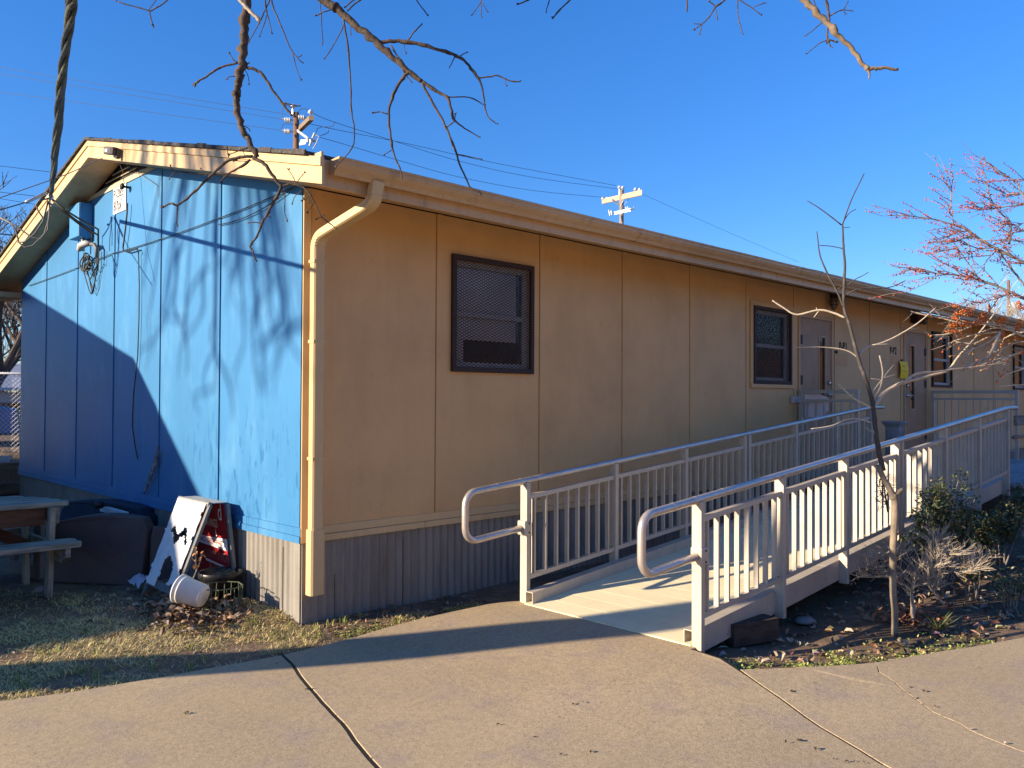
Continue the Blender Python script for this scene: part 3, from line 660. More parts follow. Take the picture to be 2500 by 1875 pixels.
for tgt, x in (((1010 - 770, 735 - 160), -.1), ((240, 560), -.12), ((225, 570), -.09)):
    e = atX(*tgt, x); mb.tube([hook, hook.lerp(e, .3) - Vector((0, 0, .03)), hook.lerp(e, .65) - Vector((0, 0, .02)), e, e - Vector((0, 0, .12))], .010, 6)
mb.build('service_lead', cable, t, smooth=True)
mb = MB()
for pts in (((122, 487), (120, 520), (117, 560), (100, 585), (75, 578), (40, 552), (0, 531)), ((121, 487), (121, 530), (108, 572), (80, 600), (60, 604), (46, 592), (38, 560), (22, 540), (0, 533)), ((120, 484), (95, 490), (88, 500), (93, 515), (106, 533)), ((118, 490), (105, 540), (85, 570), (62, 590), (43, 592))):
    mb.tube([atD(x, y, 8.35) for (x, y) in pts], .008, 6)
mb.build('loose_loop', cableg, t, smooth=True)
mb = MB(); mb.tube([atD(113, 471, 8.45), atD(64, 494, 8.2)], .016, 8); mb.build('tension_clamp', galv, t, smooth=True)
mb = MB(); mb.tube([atD(64, 494, 8.2), atD(2, 512, 7.9), atD(-80, 545, 7.4)], .006, 5); mb.build('guy_lead', cable, t)
tag(MB().tube([atD(266, 379, 8.1), atD(162, 426, 7.9), atD(0, 483, 7.6), atD(-120, 520, 7.3)], .0045, 5).build('thin_wire', cableg), 'pale thin wire stretched from the fascia light fitting to the left', 'wire')
tag(MB().tube([atX(285, 382, -.33), atX(300, 420, -.06), atX(303, 448, -.03)], .003, 5).build('thin_wire', cableg), 'short thin wire hanging from the fascia light fitting to the sign', 'wire')
tag(MB().tube([atX(287, 383, -.33), atX(330, 420, -.06), atX(375, 447, -.02), atX(385, 455, -.02), atX(386, 480, -.02)], .003, 5).build('thin_wire', cableg), 'thin wire from the fascia light fitting across to a blue seam', 'wire')
# fixtures on the side wall
t = thing('porch_light', 'caged jelly-jar light under the eave beside the first door', 'light', (8.33, -.08, 3.0))
MB().lathe((8.33, -.09, 3.09), [(.055, 0), (.055, -.06), (.05, -.07)], 14).build('lamp_base', frame, t, smooth=True)
MB().lathe((8.33, -.09, 3.02), [(.045, 0), (.05, -.06), (.04, -.12), (.015, -.15)], 14).build('lamp_glass', M('frosted_glass', (.22, .19, .16), .3), t, smooth=True)
mb = MB()
for i in range(6): a = i * PI / 3; mb.tube([(8.33 + .054 * math.cos(a), -.09 + .054 * math.sin(a), 3.02), (8.33 + .058 * math.cos(a), -.09 + .058 * math.sin(a), 2.95), (8.33 + .03 * math.cos(a), -.09 + .03 * math.sin(a), 2.875), (8.33, -.09, 2.862)], .004, 5)
for z, r in ((2.98, .057), (2.93, .056)): mb.tube([(8.33 + r * math.cos(a), -.09 + r * math.sin(a), z) for a in [2 * PI * i / 16 for i in range(17)]], .004, 5)
mb.build('wire_cage', frame, t)
t = thing('wall_light', 'dark box light with a round glass under the eave above the second door', 'light', (11.6, -.08, 2.95))
MB().box(11.40, 11.72, -.13, -.001, 2.88, 3.02).build('lamp_housing', frame, t, bevel=.012)
MB().lathe((11.86, -.07, 3.0), [(.05, 0), (.055, -.05), (.04, -.1), (.01, -.12)], 14).build('lamp_glass', M('frosted_glass', (0, 0, 0)), t, smooth=True)
t = thing('hanging_notice', 'bright yellow paper notice hanging beside the second door', 'notice', (11.0, -.03, 2.09))
mb = MB(); n = 8
for i in range(n + 1):
    z = 2.225 - .275 * i / n; o = -.03 - .018 * math.sin(i / n * PI) ; mb.v += [(10.86, o, z), (11.15, o - .01, z - .004)]
for i in range(n): mb.f.append((2 * i, 2 * i + 1, 2 * i + 3, 2 * i + 2))
no = mb.build('notice_sheet', yell, t); sm_ = no.modifiers.new('s', 'SOLIDIFY'); sm_.thickness = .002
mb = MB()
for z in (2.15, 2.143, 2.07, 2.063): mb.box(10.91, 11.06, -.056, -.055, z, z + .0035)
mb.build('notice_print', M('notice_ink', (.3, .17, .01), .7), t)
mb = MB(); mb.lathe((10.98, -.02, 2.245), [(.0, -.02), (.018, 0), (.0, .02)], 10); mb.build('notice_clip', black, t)
tag(MB().box(8.545, 8.60, -.03, -.0005, 2.26, 2.30).build('lock_box', black, None, bevel=.008), 'small black fitting on the wall beside the first door frame', 'fitting')
tag(MB().box(7.21, 7.43, -.055, -.0085, 1.55, 1.64).build('wall_bracket', galv, None, bevel=.004), 'grey metal bracket plate joining the first guard rail to the wall', 'bracket')

# ------------------------------------------------------------------ wheelchair ramp
S12 = 1 / 12.; XR = 1.44
def zd(x): return .05 + (x - XR) * S12
YFAR, YNEAR = -.805, -2.355
ramp = thing('wheelchair_ramp', 'long metal wheelchair ramp with railings rising along the tan wall', 'ramp', (XR, -1.58, .04))
mb = MB(); x = XR - .03
while x < 8.06:
    a, b = x, min(8.09, x + .1878); dz = 0
    mb.add([(a, YNEAR + .04, zd(a) + dz), (b, YNEAR + .04, zd(b) + dz), (b, YFAR - .04, zd(b) + dz), (a, YFAR - .04, zd(a) + dz), (a, YNEAR + .04, zd(a) - .035), (b, YNEAR + .04, zd(b) - .035), (b, YFAR - .04, zd(b) - .035), (a, YFAR - .04, zd(a) - .035)],
           [(0, 1, 2, 3), (7, 6, 5, 4), (0, 4, 5, 1), (1, 5, 6, 2), (2, 6, 7, 3), (3, 7, 4, 0)]); x += .190
mb.build('ramp_deck', deckm, ramp)
def sheared(x0, x1, ya, yb, z0, z1):   # box following the slope, z relative to the deck
    return [(x0, ya, zd(x0) + z0), (x1, ya, zd(x1) + z0), (x1, yb, zd(x1) + z0), (x0, yb, zd(x0) + z0), (x0, ya, zd(x0) + z1), (x1, ya, zd(x1) + z1), (x1, yb, zd(x1) + z1), (x0, yb, zd(x0) + z1)], [(0, 3, 2, 1), (4, 5, 6, 7), (0, 1, 5, 4), (1, 2, 6, 5), (2, 3, 7, 6), (3, 0, 4, 7)]
for yo, yi in ((YFAR, -1), (YNEAR, 1)):     # channel beams (open ends) inside the posts
    o_ = yo + yi * .028; i_ = yo + yi * .105
    for (xa, xb) in ((XR - .01, 3.27), (3.275, 4.80), (4.805, 8.09)):
        mb = MB()
        mb.add(*sheared(xa, xb, min(o_, o_ + yi * .006), max(o_, o_ + yi * .006), -.075, .085))
        mb.add(*sheared(xa, xb, min(o_ + yi * .006, i_), max(o_ + yi * .006, i_), .079, .085))
        mb.add(*sheared(xa, xb, min(i_ - yi * .006, i_), max(i_ - yi * .006, i_), -.005, .079))
        mb.build('edge_beam', alum, ramp)
def rail_side(Y, xs, lab):
    yo = -1 if Y == YNEAR else 1
    # handrail pipe with its return loop
    zc = lambda x: .972 - .007 + (x - 1.45) * S12
    p = []; xl = .845; r = .10; zl = lambda x: .612 + (x - 1.45) * S12
    p += [(1.42, Y, zl(1.42)), (1.2, Y, zl(1.2)), (xl + r, Y, zl(xl + r))]
    for i in range(1, 7): a = PI / 2 * i / 6; p.append((xl + r - r * math.sin(a), Y, zl(xl + r) + r * (1 - math.cos(a))))
    zt = zc(xl + r)
    for i in range(0, 7): a = PI / 2 * i / 6; p.append((xl + r - r * math.cos(a), Y, zt - r + r * math.sin(a)))
    p += [(x, Y, zc(x)) for x in (1.1, 1.45, 2.5, 3.5, 4.8, 6, 7.0, xs[-1] - .02)] + [(xs[-1] + .18, Y, zc(xs[-1] + .05)), (xs[-1] + .42, Y, zc(xs[-1] + .05))]
    hr = MB().tube(p, .0255, 14).build('handrail', pipe, ramp, smooth=True)
    mb = MB()
    for x in (1.16, 1.40, 1.72, xs[3] - .05): mb.lathe((x, Y, zc(x)), [(.0262, -.012), (.0275, -.01), (.0275, .01), (.0262, .012)], 14, (1, 0, S12), cap=False)
    mb.build('pipe_collar', pipe, hr, smooth=True)
    mb = MB(); mb.box(1.408, 1.478, Y - .043, Y + .043, zl(1.42) - .055, zl(1.42) + .055); mb.build('pipe_bracket', alum, hr, bevel=.01)
    mb = MB()
    for dz in (-.035, .035): mb.cyl((1.455, Y - .046, zl(1.42) + dz), (1.455, Y - .0425, zl(1.42) + dz), .008, 8)
    mb.build('bracket_bolt', frame, hr)
    pw, pd = .020, .036
    for i, x in enumerate(xs):
        for xx in ([x] if i != 3 else [x - .045, x + .045]):
            zb = zd(x) - .105 if i else .0
            MB().box(xx - pw, xx + pw, Y - pd, Y + pd, zb, zc(xx) - .012).build('post', alum, ramp, bevel=.003)
    base = None
    for i in range(len(xs) - 1):
        a = xs[i] + (pw if i != 3 else pw + .045); b = xs[i + 1] - (pw if i + 1 != 3 else pw + .045)
        pn = MB().add(*sheared(a, b, Y - .020, Y + .020, .770, .804)).build('panel_rail', alum, ramp)
        MB().add(*sheared(a, b, Y - .020, Y + .020, .161, .195)).build('bottom_rail', alum, pn)
        n = 8
        for j in range(n):
            x = a + (b - a) * (j + .55) / (n + .1)
            MB().box(x - .0085, x + .0085, Y - .017, Y + .017, zd(x) + .193, zd(x) + .772).build('baluster', alum, pn)
rail_side(YFAR, [1.455, 2.53, 3.58, 4.69, 5.76, 6.79, 7.80], 'far')
rail_side(YNEAR, [1.435, 2.49, 3.535, 4.64, 5.81, 6.85, 7.89], 'near')

# ------------------------------------------------------------------ wooden landing in front of the doors
ZL = .612
ld = thing('wooden_landing', 'grey timber landing deck in front of the two doors', 'deck', (9.8, -1.2, 0))
mb = MB(); y = -2.42
while y < -.03: mb.box(8.10, 12.9, y, min(-.025, y + .137), ZL - .036, ZL + U(-.002, .002)); y += .142
mb.build('deck_board', M('landing_boards', (.36, .375, .38), .85, n=[(4, (.3, 1, 1), (.7,), .42, .7), (40, (.1, 1, 1), (.6,), .48, .7)], bump=[(45, (.1, 1, 1), .4, .004)]), ld)
mb = MB(); y = -.80
while y < -.03: mb.box(7.30, 8.096, y, min(-.025, y + .137), ZL - .036, ZL + U(-.002, .002)); y += .142
mb.build('deck_board', MATS['landing_boards'], ld)
mb = MB(); mb.box(8.10, 12.9, -2.46, -2.425, ZL - .20, ZL - .002); mb.box(8.10, 8.138, -2.42, -.82, ZL - .20, ZL - .04); mb.box(7.30, 7.338, -.80, -.03, ZL - .20, ZL - .04); mb.build('rim_joist', wood, ld, bevel=.004)
for (x, y) in ((8.40, -2.36), (10.4, -2.36), (12.6, -2.36), (8.3, -.9), (7.5, -.7)): MB().box(x - .045, x + .045, y - .045, y + .045, -.06, ZL - .04).build('landing_leg', woodv, ld, bevel=.004)
rl = thing('timber_railing', 'weathered timber railing post with cross boards at the end of the near handrail', 'railing', (8.7, -2.3, .4))
MB().box(8.62, 8.76, -2.58, -2.462, .36, 1.76).build('timber_post', woodv, rl, bevel=.006)
MB().box(8.02, 8.618, -2.44, -2.40, 1.30, 1.42).build('cross_board', wood, rl, bevel=.004)
mb = MB(); mb.tube([(8.02, -2.40, 1.16), (8.3, -2.40, 1.165), (8.61, -2.40, 1.17)], .022, 12); mb.build('grab_pipe', M('rusty_pipe', (.26, .17, .13), .5, .4), rl, smooth=True)
MB().box(9.9, 10.0, -2.56, -2.462, .36, 1.70).build('timber_post', woodv, rl, bevel=.006)
mb = MB(); mb.box(8.765, 9.895, -2.53, -2.49, 1.55, 1.68); mb.box(8.765, 9.895, -2.53, -2.49, 1.05, 1.17); mb.build('cross_board', wood, rl, bevel=.004)
def guard(name, lab, X, y0, y1, zt, z2, zb, nb):
    t = thing(name, lab, 'guard rail', (X, (y0 + y1) / 2, ZL), 'guard rail panels across the landing')
    d = .022
    mb = MB(); mb.box(X - d, X + d, min(y0, y1), max(y0, y1), zt - .05, zt); mb.build('top_rail', alum, t, bevel=.003)
    for y in (y0 - .026, y1 + .026): MB().box(X - d, X + d, y - .026, y + .026, ZL, zt - .0505).build('post', alum, t, bevel=.003)
    ya, yb = y1 + .053, y0 - .053
    pn = MB().box(X - .016, X + .016, ya, yb, z2 - .035, z2).build('panel_rail', alum, t); MB().box(X - .016, X + .016, ya, yb, zb, zb + .035).build('bottom_rail', alum, pn)
    for i in range(nb):
        y = ya + (yb - ya) * (i + .5) / nb; MB().box(X - .01, X + .01, y - .008, y + .008, zb + .036, z2 - .036).build('baluster', alum, pn)
    return t
guard('guard_rail', 'short metal guard rail panel with a pink paper tied on it by the first door', 7.42, -.03, -.83, 1.725, 1.60, .78, 6)
guard('guard_rail', 'metal guard rail panel across the landing beyond the second door', 12.3, -.02, -1.36, 1.762, 1.635, .76, 11)
mb = MB(); n = 10
for i in range(n + 1):
    q = i / n; y = -.085 - .30 * q; cx = 7.462 + .02 * math.sin(q * 3) + (.05 * ((q - .6) / .4) ** 2 if q > .6 else 0)
    mb.v += [(cx, y, 1.665 - (.05 * max(0, q - .75) / .25)), (cx + .02, y, 1.36 + (.10 * max(0, q - .7) / .3))]
for i in range(n): mb.f.append((2 * i, 2 * i + 2, 2 * i + 3, 2 * i + 1))
pp = mb.build('paper_notice', paper); pp.modifiers.new('s', 'SOLIDIFY').thickness = .002
tag(pp, 'curled pale pink paper notice behind the balusters by the first door', 'notice')
# carved pedestal on the landing
P0 = Vector((9.62, -.42, ZL))
pd_ = thing('pedestal', 'grey carved square pedestal standing by the second door', 'pedestal', P0)
def sq(h, a): return (P0.x - a, P0.x + a, P0.y - a, P0.y + a, P0.z + h[0], P0.z + h[1])
MB().box(*sq((.0, .07), .125)).build('plinth', concp, pd_, bevel=.008)
MB().box(*sq((.07, .59), .10)).build('shaft', concp, pd_, bevel=.006)
mb = MB(); mb.box(*sq((.59, .615), .11)); mb.box(*sq((.615, .635), .125)); mb.box(*sq((.635, .67), .14)); mb.build('cap', concp, pd_, bevel=.006)
mb = MB()
for face in (0, 1):
    def pt(u_, v_, o=.104): return (P0.x - o, P0.y + u_, P0.z + v_) if face == 0 else (P0.x + u_, P0.y - o, P0.z + v_)
    for z0, z1 in ((.13, .53),):
        mb.tube([pt(-.07, z0), pt(.07, z0), pt(.07, z1), pt(-.07, z1), pt(-.07, z0)], .006, 5)
    for zc in (.24, .42):
        mb.tube([pt(.045 * math.cos(a), zc + .06 * math.sin(a)) for a in [2 * PI * i / 14 for i in range(15)]], .007, 5); mb.tube([pt(-.03, zc - .06), pt(0, zc), pt(.03, zc + .06)], .006, 5); mb.tube([pt(.03, zc - .06), pt(0, zc), pt(-.03, zc + .06)], .006, 5)
mb.build('carved_relief', concp, pd_, smooth=True)

# ------------------------------------------------------------------ clutter by the gable
TL = atX(434.4, 1215.9, -.24); TR = atX(508.3, 1231.7, -.24); BL = atX(356.4, 1420.5, -.46); BR = atX(424, 1452, -.46)
af = thing('sandwich_board', 'broken white A-frame sandwich board with a red inner face leaning by the gable', 'sign', ((BL + BR) / 2).to_tuple())
af.location.z = 0
nrm = (TR - TL).cross(BL - TL).normalized()
if nrm.x > 0: nrm = -nrm
def fp(u_, v_): return (TL.lerp(TR, u_)).lerp(BL.lerp(BR, u_), v_)
cells = MB(); NU, NV = 26, 44
def hole(u_, v_):
    a = ((u_ - .52) / .34) ** 2 + ((v_ - .395 - .05 * math.sin(u_ * 17)) / .055) ** 2
    b = ((u_ - .50 - .06 * math.sin(v_ * 9)) / .20) ** 2 + ((v_ - .80) / .155) ** 2
    n_ = .30 * mnoise.noise(Vector((u_ * 7, v_ * 9, 1)))
    e = u_ > .955 + .05 * mnoise.noise(Vector((v_ * 14, 3, 0))) or (v_ > .93 + .07 * mnoise.noise(Vector((u_ * 9, 8, 0))) and u_ > .35) or u_ < .03 + .03 * mnoise.noise(Vector((v_ * 12, 9, 0)))
    return a + n_ < 1 or b + n_ < 1 or e
for i in range(NU):
    for j in range(NV):
        if hole((i + .5) / NU, (j + .5) / NV): continue
        q = []
        for (a, b) in ((i, j), (i + 1, j), (i + 1, j + 1), (i, j + 1)):
            q.append(fp(a / NU, b / NV) + nrm * (.004 + .004 * mnoise.noise(Vector((a * .3, b * .3, 5)))))
        cells.quad(*q)
cb = cells.build('front_panel', white, af); so2 = cb.modifiers.new('s', 'SOLIDIFY'); so2.thickness = .006
gy_ = M('sign_frame_grey', (.16, .165, .17), .6, n=[(12, I3, (.7,), .45, .7)])
mb = MB(); dn = (BL - TL).normalized(); rt_ = (TR - TL).normalized(); e = dn * .10
for (p, q) in ((TL, BL + dn * .12), (TR, BR + dn * .05)): mb.bar(p - nrm * .018, q - nrm * .018, rt_ * .018, nrm * .012)
mb.bar(fp(0, .98) - nrm * .018, fp(1, .98) - nrm * .018, dn * .03, nrm * .011); mb.bar(fp(0, .0) - nrm * .016, fp(1, .0) - nrm * .016, dn * .02, nrm * .016)
mb.build('front_frame', gy_, af, bevel=.003)
# back leaf
tb = Vector((.155, 0, -.012)); BTL, BTR = TL + tb, TR + tb; BBL = Vector((-.03, BTL.y + .05, .10)); BBR = Vector((-.03, BTR.y - .045, .10))
mb = MB(); mb.prism([TL + Vector((.0, 0, .004)), TR + Vector((0, 0, .004)), BTR + Vector((0, 0, .012)), BTL + Vector((0, 0, .012))], (0, 0, .006)); mb.build('top_cap', M('cap_grey', (.4, .39, .37), .7, n=[(25, I3, (.6,), .45, .7)]), af)
mb = MB(); rb = (BTR - BTL).normalized(); db = (BBR - BTR).normalized()
for (p, q) in ((BTL, BBL), (BTR, BBR)): MB().bar(p, q, rb * .02, Vector((.014, 0, 0))).build('back_leg', gy_, af, bevel=.003)
def bpnt(u_, v_): return (BTL.lerp(BTR, u_)).lerp(BBL.lerp(BBR, u_), v_) + Vector((-.020, 0, 0))
def bstrip(mb, v0, v1, u0=.03, u1=.97, off=0.0, nu=10, nv=8):
    o_ = Vector((-off, 0, 0))
    for i in range(nu):
        for j in range(nv):
            q = []
            for (a, b) in ((i, j), (i + 1, j), (i + 1, j + 1), (i, j + 1)):
                u_ = u0 + (u1 - u0) * a / nu; q.append(bpnt(u_, v0(u_) + (v1(u_) - v0(u_)) * b / nv) + o_)
            mb.quad(*q)
red = MB(); bstrip(red, lambda u_: 0, lambda u_: .93); rp = red.build('back_panel', redm, af)
mb = MB(); bstrip(mb, lambda u_: .45 - .05 * max(0, u_ - .4), lambda u_: .55 + .02 * u_, off=.004); bstrip(mb, lambda u_: .735 + .06 * (u_ - .3), lambda u_: .765 + .05 * (u_ - .3), .3, .97, .004, 6, 2); mb.build('white_band', signw, rp)
rtx = (bpnt(1, .5) - bpnt(0, .5)); upx = (bpnt(.5, 0) - bpnt(.5, 1))
def st(body, size, u_, v_, mat, sx=.75): text_mesh('sign_lettering', body, size, bpnt(u_, v_) + Vector((-.010, 0, 0)), rtx, upx, mat, rp, bold=0, sx=sx)
st('d', .20, .78, .20, signw); st('SAVINGS', .095, .36, .305, signw, .62); st('6', .09, .66, .415, signw)
st('STAND GREET APART', .066, .12, .525, redm, .70); st('COMMUNION', .10, .30, .71, M('sign_pale_red', (.45, .16, .15), .6), .7); st('PL SHELTER', .10, .42, .885, M('sign_pale_red', (0, 0, 0)), .72)
# dry sprig between the leaves
mb = MB(); c0 = atX(470, 1415, -.40); tip = atX(497, 1345, -.36); tip2 = atX(478, 1340, -.42)
mb.tube([c0, c0.lerp(tip, .5) + Vector((0, -.01, 0)), tip], [.004, .0025], 5); mb.tube([c0.lerp(tip, .3), tip2], [.003, .0015], 5); sp_ = mb.build('dry_sprig', twigm)
tag(sp_, 'dry brown weed sprig sticking up between the sandwich board leaves', 'weed')
lf = MB()
def leaf(mb, p, L, wd, d, nrm_, col, curl=.25):
    d = Vector(d).normalized(); s_ = d.cross(Vector(nrm_)).normalized(); n_ = s_.cross(d); p = Vector(p)
    a = p + d * L * .45 + n_ * curl * L * .3; e = p + d * L + n_ * curl * L * U(-.4, .5)
    b1 = p + d * L * .24 + n_ * curl * L * .2; b2 = p + d * L * .72 + n_ * curl * L * .24; up_ = n_ * curl * wd * .5; k1, k2 = U(.34, .5), U(.28, .46)
    mb.add([p, b1 + s_ * wd * k1 + up_, b2 + s_ * wd * k2 + up_, e, b2 - s_ * wd * k1 + up_, b1 - s_ * wd * k2 + up_, a], [(0, 6, 1), (1, 6, 2), (2, 6, 3), (3, 6, 4), (4, 6, 5), (5, 6, 0)], col)
def rdir(up=.3): return Vector((U(-1, 1), U(-1, 1), U(-up, up)))
def brownc(): return random.choice([(.20, .125, .075), (.26, .165, .10), (.14, .09, .06), (.34, .25, .17), (.10, .07, .05), (.24, .13, .08), (.30, .23, .17)])
for i in range(26):
    q = R(); b = c0.lerp(tip if i % 2 else tip2, .35 + .65 * q); leaf(lf, b, .035, .02, rdir(1), (0, 0, 1), (.42, .22, .08))
lf.build('dry_leaf', leafm, sp_)
# white bucket on its side
bc = atX(464, 1445, -.52); ax = Vector((-.5, .75, .22)).normalized(); bs = .70
bu = thing('bucket', 'white plastic bucket lying on its side in dead leaves', 'bucket', (bc.x, bc.y, 0))
mb = MB(); mb.lathe(bc, [(a_ * bs, b_ * bs) for a_, b_ in [(.108, -.16), (.112, -.155), (.128, .03), (.142, .11), (.150, .112), (.150, .128), (.146, .130), (.138, .128), (.120, -.14), (.06, -.145)]], 32, ax); mb.build('bucket_body', whitep, bu, smooth=True)
mb = MB()
for h, r_ in ((.052, .0965),): mb.lathe(bc, [(r_ - .004, h - .006), (r_ + .004, h - .004), (r_ + .004, h + .004), (r_ - .004, h + .006)], 32, ax, cap=False)
mb.build('bucket_rim', whitep, bu, smooth=True)
# black nursery tub
tc_ = Vector((-.185, .87, .045))
tu = thing('plant_tub', 'large round black plastic plant tub with a wire rack inside', 'tub', tc_)
MB().lathe(tc_ + Vector((0, 0, .02)), [(.125, -.05), (.150, .14), (.160, .145), (.164, .19), (.158, .195), (.150, .18), (.13, .0), (.02, -.01)], 40).build('tub_body', blackp, tu, smooth=True)
mb = MB()
for i in range(5):
    y = -.10 + .048 * i; hw = math.sqrt(max(0, .135 ** 2 - y * y)); mb.tube([tc_ + Vector((-hw, y, .16 + .012 * math.sin(i))), tc_ + Vector((hw * .9, y + .02, .20))], .0025, 5)
mb.build('wire_rack', greenw, tu)
# green wire basket
bk0 = Vector((-.30, .60, .03)); hb = .175
ba = thing('wire_basket', 'rusty green wire plant stand ring standing upside down in the leaves', 'wire basket', bk0)
def octp(r, z, n=8, ph=.2): return [bk0 + Vector((r * math.cos(2 * PI * i / n + ph), r * math.sin(2 * PI * i / n + ph), z)) for i in range(n + 1)]
mb = MB(); mb.tube(octp(.150, hb), .0042, 6); mb.tube(octp(.135, .03), .004, 5); mb.build('rim', greenw, ba)
mb = MB()
for i in range(16):
    a = 2 * PI * i / 16 + .2; rr = .150 * (1 if i % 2 == 0 else .93); mb.tube([bk0 + Vector((rr * math.cos(a), rr * math.sin(a), hb)), bk0 + Vector((rr * .96 * math.cos(a) + U(-.012, .012), rr * .96 * math.sin(a) + U(-.012, .012), -.01))], .003, 5)
mb.build('basket_wire', greenw, ba)
# brown moulded panels leaning near the wall
def round_panel(name, lab, A, B, h0, h1, thick, mat, bulge, cat='panel'):
    A = Vector(A); B = Vector(B); n = 16; t_ = thing(name, lab, cat, ((A + B) / 2).to_tuple()); t_.location.z = 0
    off = Vector((0, 0, 1)).cross(B - A).normalized() * thick; lean = off.normalized() * .10
    poly = [A, B]
    for i in range(n + 1):
        q = 1 - i / n; h = h0 + (h1 - h0) * q + bulge * math.sin(PI * q); edge = min(q, 1 - q)
        if edge < .06: h -= .09 * (1 - edge / .06) ** 2
        poly.append(A.lerp(B, q) + Vector((0, 0, h)) + lean)
    MB().prism(poly, off).build('panel_shell', mat, t_, bevel=.018); return t_
pa = Vector((-.93, 2.62, -.02)); pb = Vector((-.30, 2.18, -.02))
pan = round_panel('brown_play_panel', 'big brown plastic panel with a rounded top standing behind the picnic table', (-.90, 2.80, -.03), (-.36, 2.02, -.03), .50, .56, .13, brownpl, .06)
if True:   # side piece with square openings
    A = Vector((-.90, 2.80, 0)); d = Vector((-.10, .62, 0)); mb = MB(); L = d.length; dn_ = d.normalized(); s_ = Vector((dn_.y, -dn_.x, 0)) * .02
    def bx(u0, u1, z0, z1): c = A + d * ((u0 + u1) / 2) + Vector((0, 0, (z0 + z1) / 2)); mb.obox(c, d * ((u1 - u0) / 2), s_, (0, 0, (z1 - z0) / 2))
    for z0, z1 in ((0, .10), (.20, .32), (.44, .54)): bx(0, 1, z0, z1)
    for z0, z1 in ((.10, .20), (.32, .44)):
        for u0, u1 in ((0, .22), (.42, .58), (.8, 1)): bx(u0, u1, z0, z1)
    mb.build('side_panel', M('grey_brown_plastic', (.17, .15, .15), .75), pan, bevel=.006)
round_panel('navy_play_panel', 'dark navy plastic piece with a rounded top behind the brown panel', (-.52, 3.95, 0), (-.22, 2.55, 0), .52, .55, .16, navypl, .05)
mb = MB(); kp = atX(242, 1232, -.40); mb.lathe(kp, [(.0, -.03), (.035, -.03), (.04, 0), (.035, .03), (0, .03)], 16, (-1, -.3, .2)); tag(mb.build('wheel', blackp, None, True), 'small round black wheel on top of the navy plastic piece', 'wheel')
q = [atX(*a, -.32) for a in ((244, 1248), (243, 1239), (252, 1238), (300, 1251), (300, 1262))]
mb = MB(); mb.prism(q, (.05, .0, 0)); tag(mb.build('white_board_scrap', whitep), 'white scrap of board poking up behind the brown panel', 'board')
tag(round_panel('brown_end_panel', 'narrow brown end panel standing against the corrugated skirting', (-.30, 1.98, 0), (-.06, 1.86, 0), .47, .45, .07, brownpl, .0), 'narrow brown end panel standing against the corrugated skirting', 'panel')
mb = MB(); c = atZ(150 - 52, 1445, .0)
def pebble(name, lab, c, sx_, sy_, sz, cat='stone'):
    bm = bmesh.new(); bmesh.ops.create_icosphere(bm, subdivisions=2, radius=1)
    mb = MB(); mb.add([(c[0] + v.co.x * sx_ * (1 + .2 * mnoise.noise(v.co * 1.5)), c[1] + v.co.y * sy_ * (1 + .2 * mnoise.noise(v.co * 1.7)), c[2] + v.co.z * sz) for v in bm.verts], [tuple(v.index for v in f.verts) for f in bm.faces]); bm.free()
    return tag(mb.build(name, stonem, None, True), lab, cat)
pebble('stone', 'pale round stone on the bare ground under the picnic table', (-1.06, 2.26, .02), .045, .035, .03)
pebble('stone', 'flat rounded stone lying in the dark leaves under the ramp', atZ(1965, 1515, -.04), .09, .07, .025)
# cloth scrap beside the panel
mb = MB(); c = atX(349, 1395, -.42); n = 9
for i in range(n):
    for j in range(n): u_, v_ = i / (n - 1) - .5, j / (n - 1) - .5; mb.v.append((c.x + .16 * u_, c.y + .24 * v_, .05 + .05 * mnoise.noise(Vector((u_ * 5, v_ * 6, 2))) + .05 * (1 - 4 * u_ * u_)))
for i in range(n - 1):
    for j in range(n - 1): mb.f.append((i * n + j, (i + 1) * n + j, (i + 1) * n + j + 1, i * n + j + 1))
tag(mb.build('cloth_scrap', M('lilac_cloth', (.42, .40, .48), .9), None, True), 'pale lilac crumpled cloth on the ground left of the sandwich board', 'cloth')

# ------------------------------------------------------------------ picnic table
pt_ = thing('picnic_table', 'weathered grey wooden picnic table with attached benches', 'table', (-1.6, 2.5, 0))
def plank(x0, x1, y0, y1, z, th, mat, par, rnd=.05, name='plank'):
    n = 6; p = [(x0, y0, z), (x1 - rnd, y0, z)] + [(x1 - rnd + rnd * math.sin(a), y0 + (y1 - y0) * (.5 - .5 * math.cos(a * 2)) if False else y0 + (y1 - y0) * i / n, z) for i, a in [(i, PI * i / n) for i in range(n + 1)]] + [(x1 - rnd, y1, z), (x0, y1, z)]
    q = []
    for v in p:
        if not q or (Vector(v) - Vector(q[-1])).length > 1e-5: q.append(v)
    return MB().prism(q, (0, 0, -th)).build(name, mat, par, bevel=.005)
ys = [2.13, 2.275, 2.42, 2.565, 2.71]; ends = [-.875, -.90, -.93, -.985, -1.06]
for y, e in zip(ys, ends): plank(-2.75, e, y, y + .138, .735, .038, wood, pt_, .035, 'tabletop_plank')
plank(-2.75, -.865, 1.83, 1.965, .44, .042, wood, pt_, .03, 'bench_seat'); plank(-2.75, -.865, 1.97, 2.10, .44, .042, wood, pt_, .03, 'bench_seat')
plank(-2.75, -.95, 2.95, 3.08, .44, .042, wood, pt_, .03, 'bench_seat'); plank(-2.75, -.95, 3.085, 3.21, .44, .042, wood, pt_, .03, 'bench_seat')
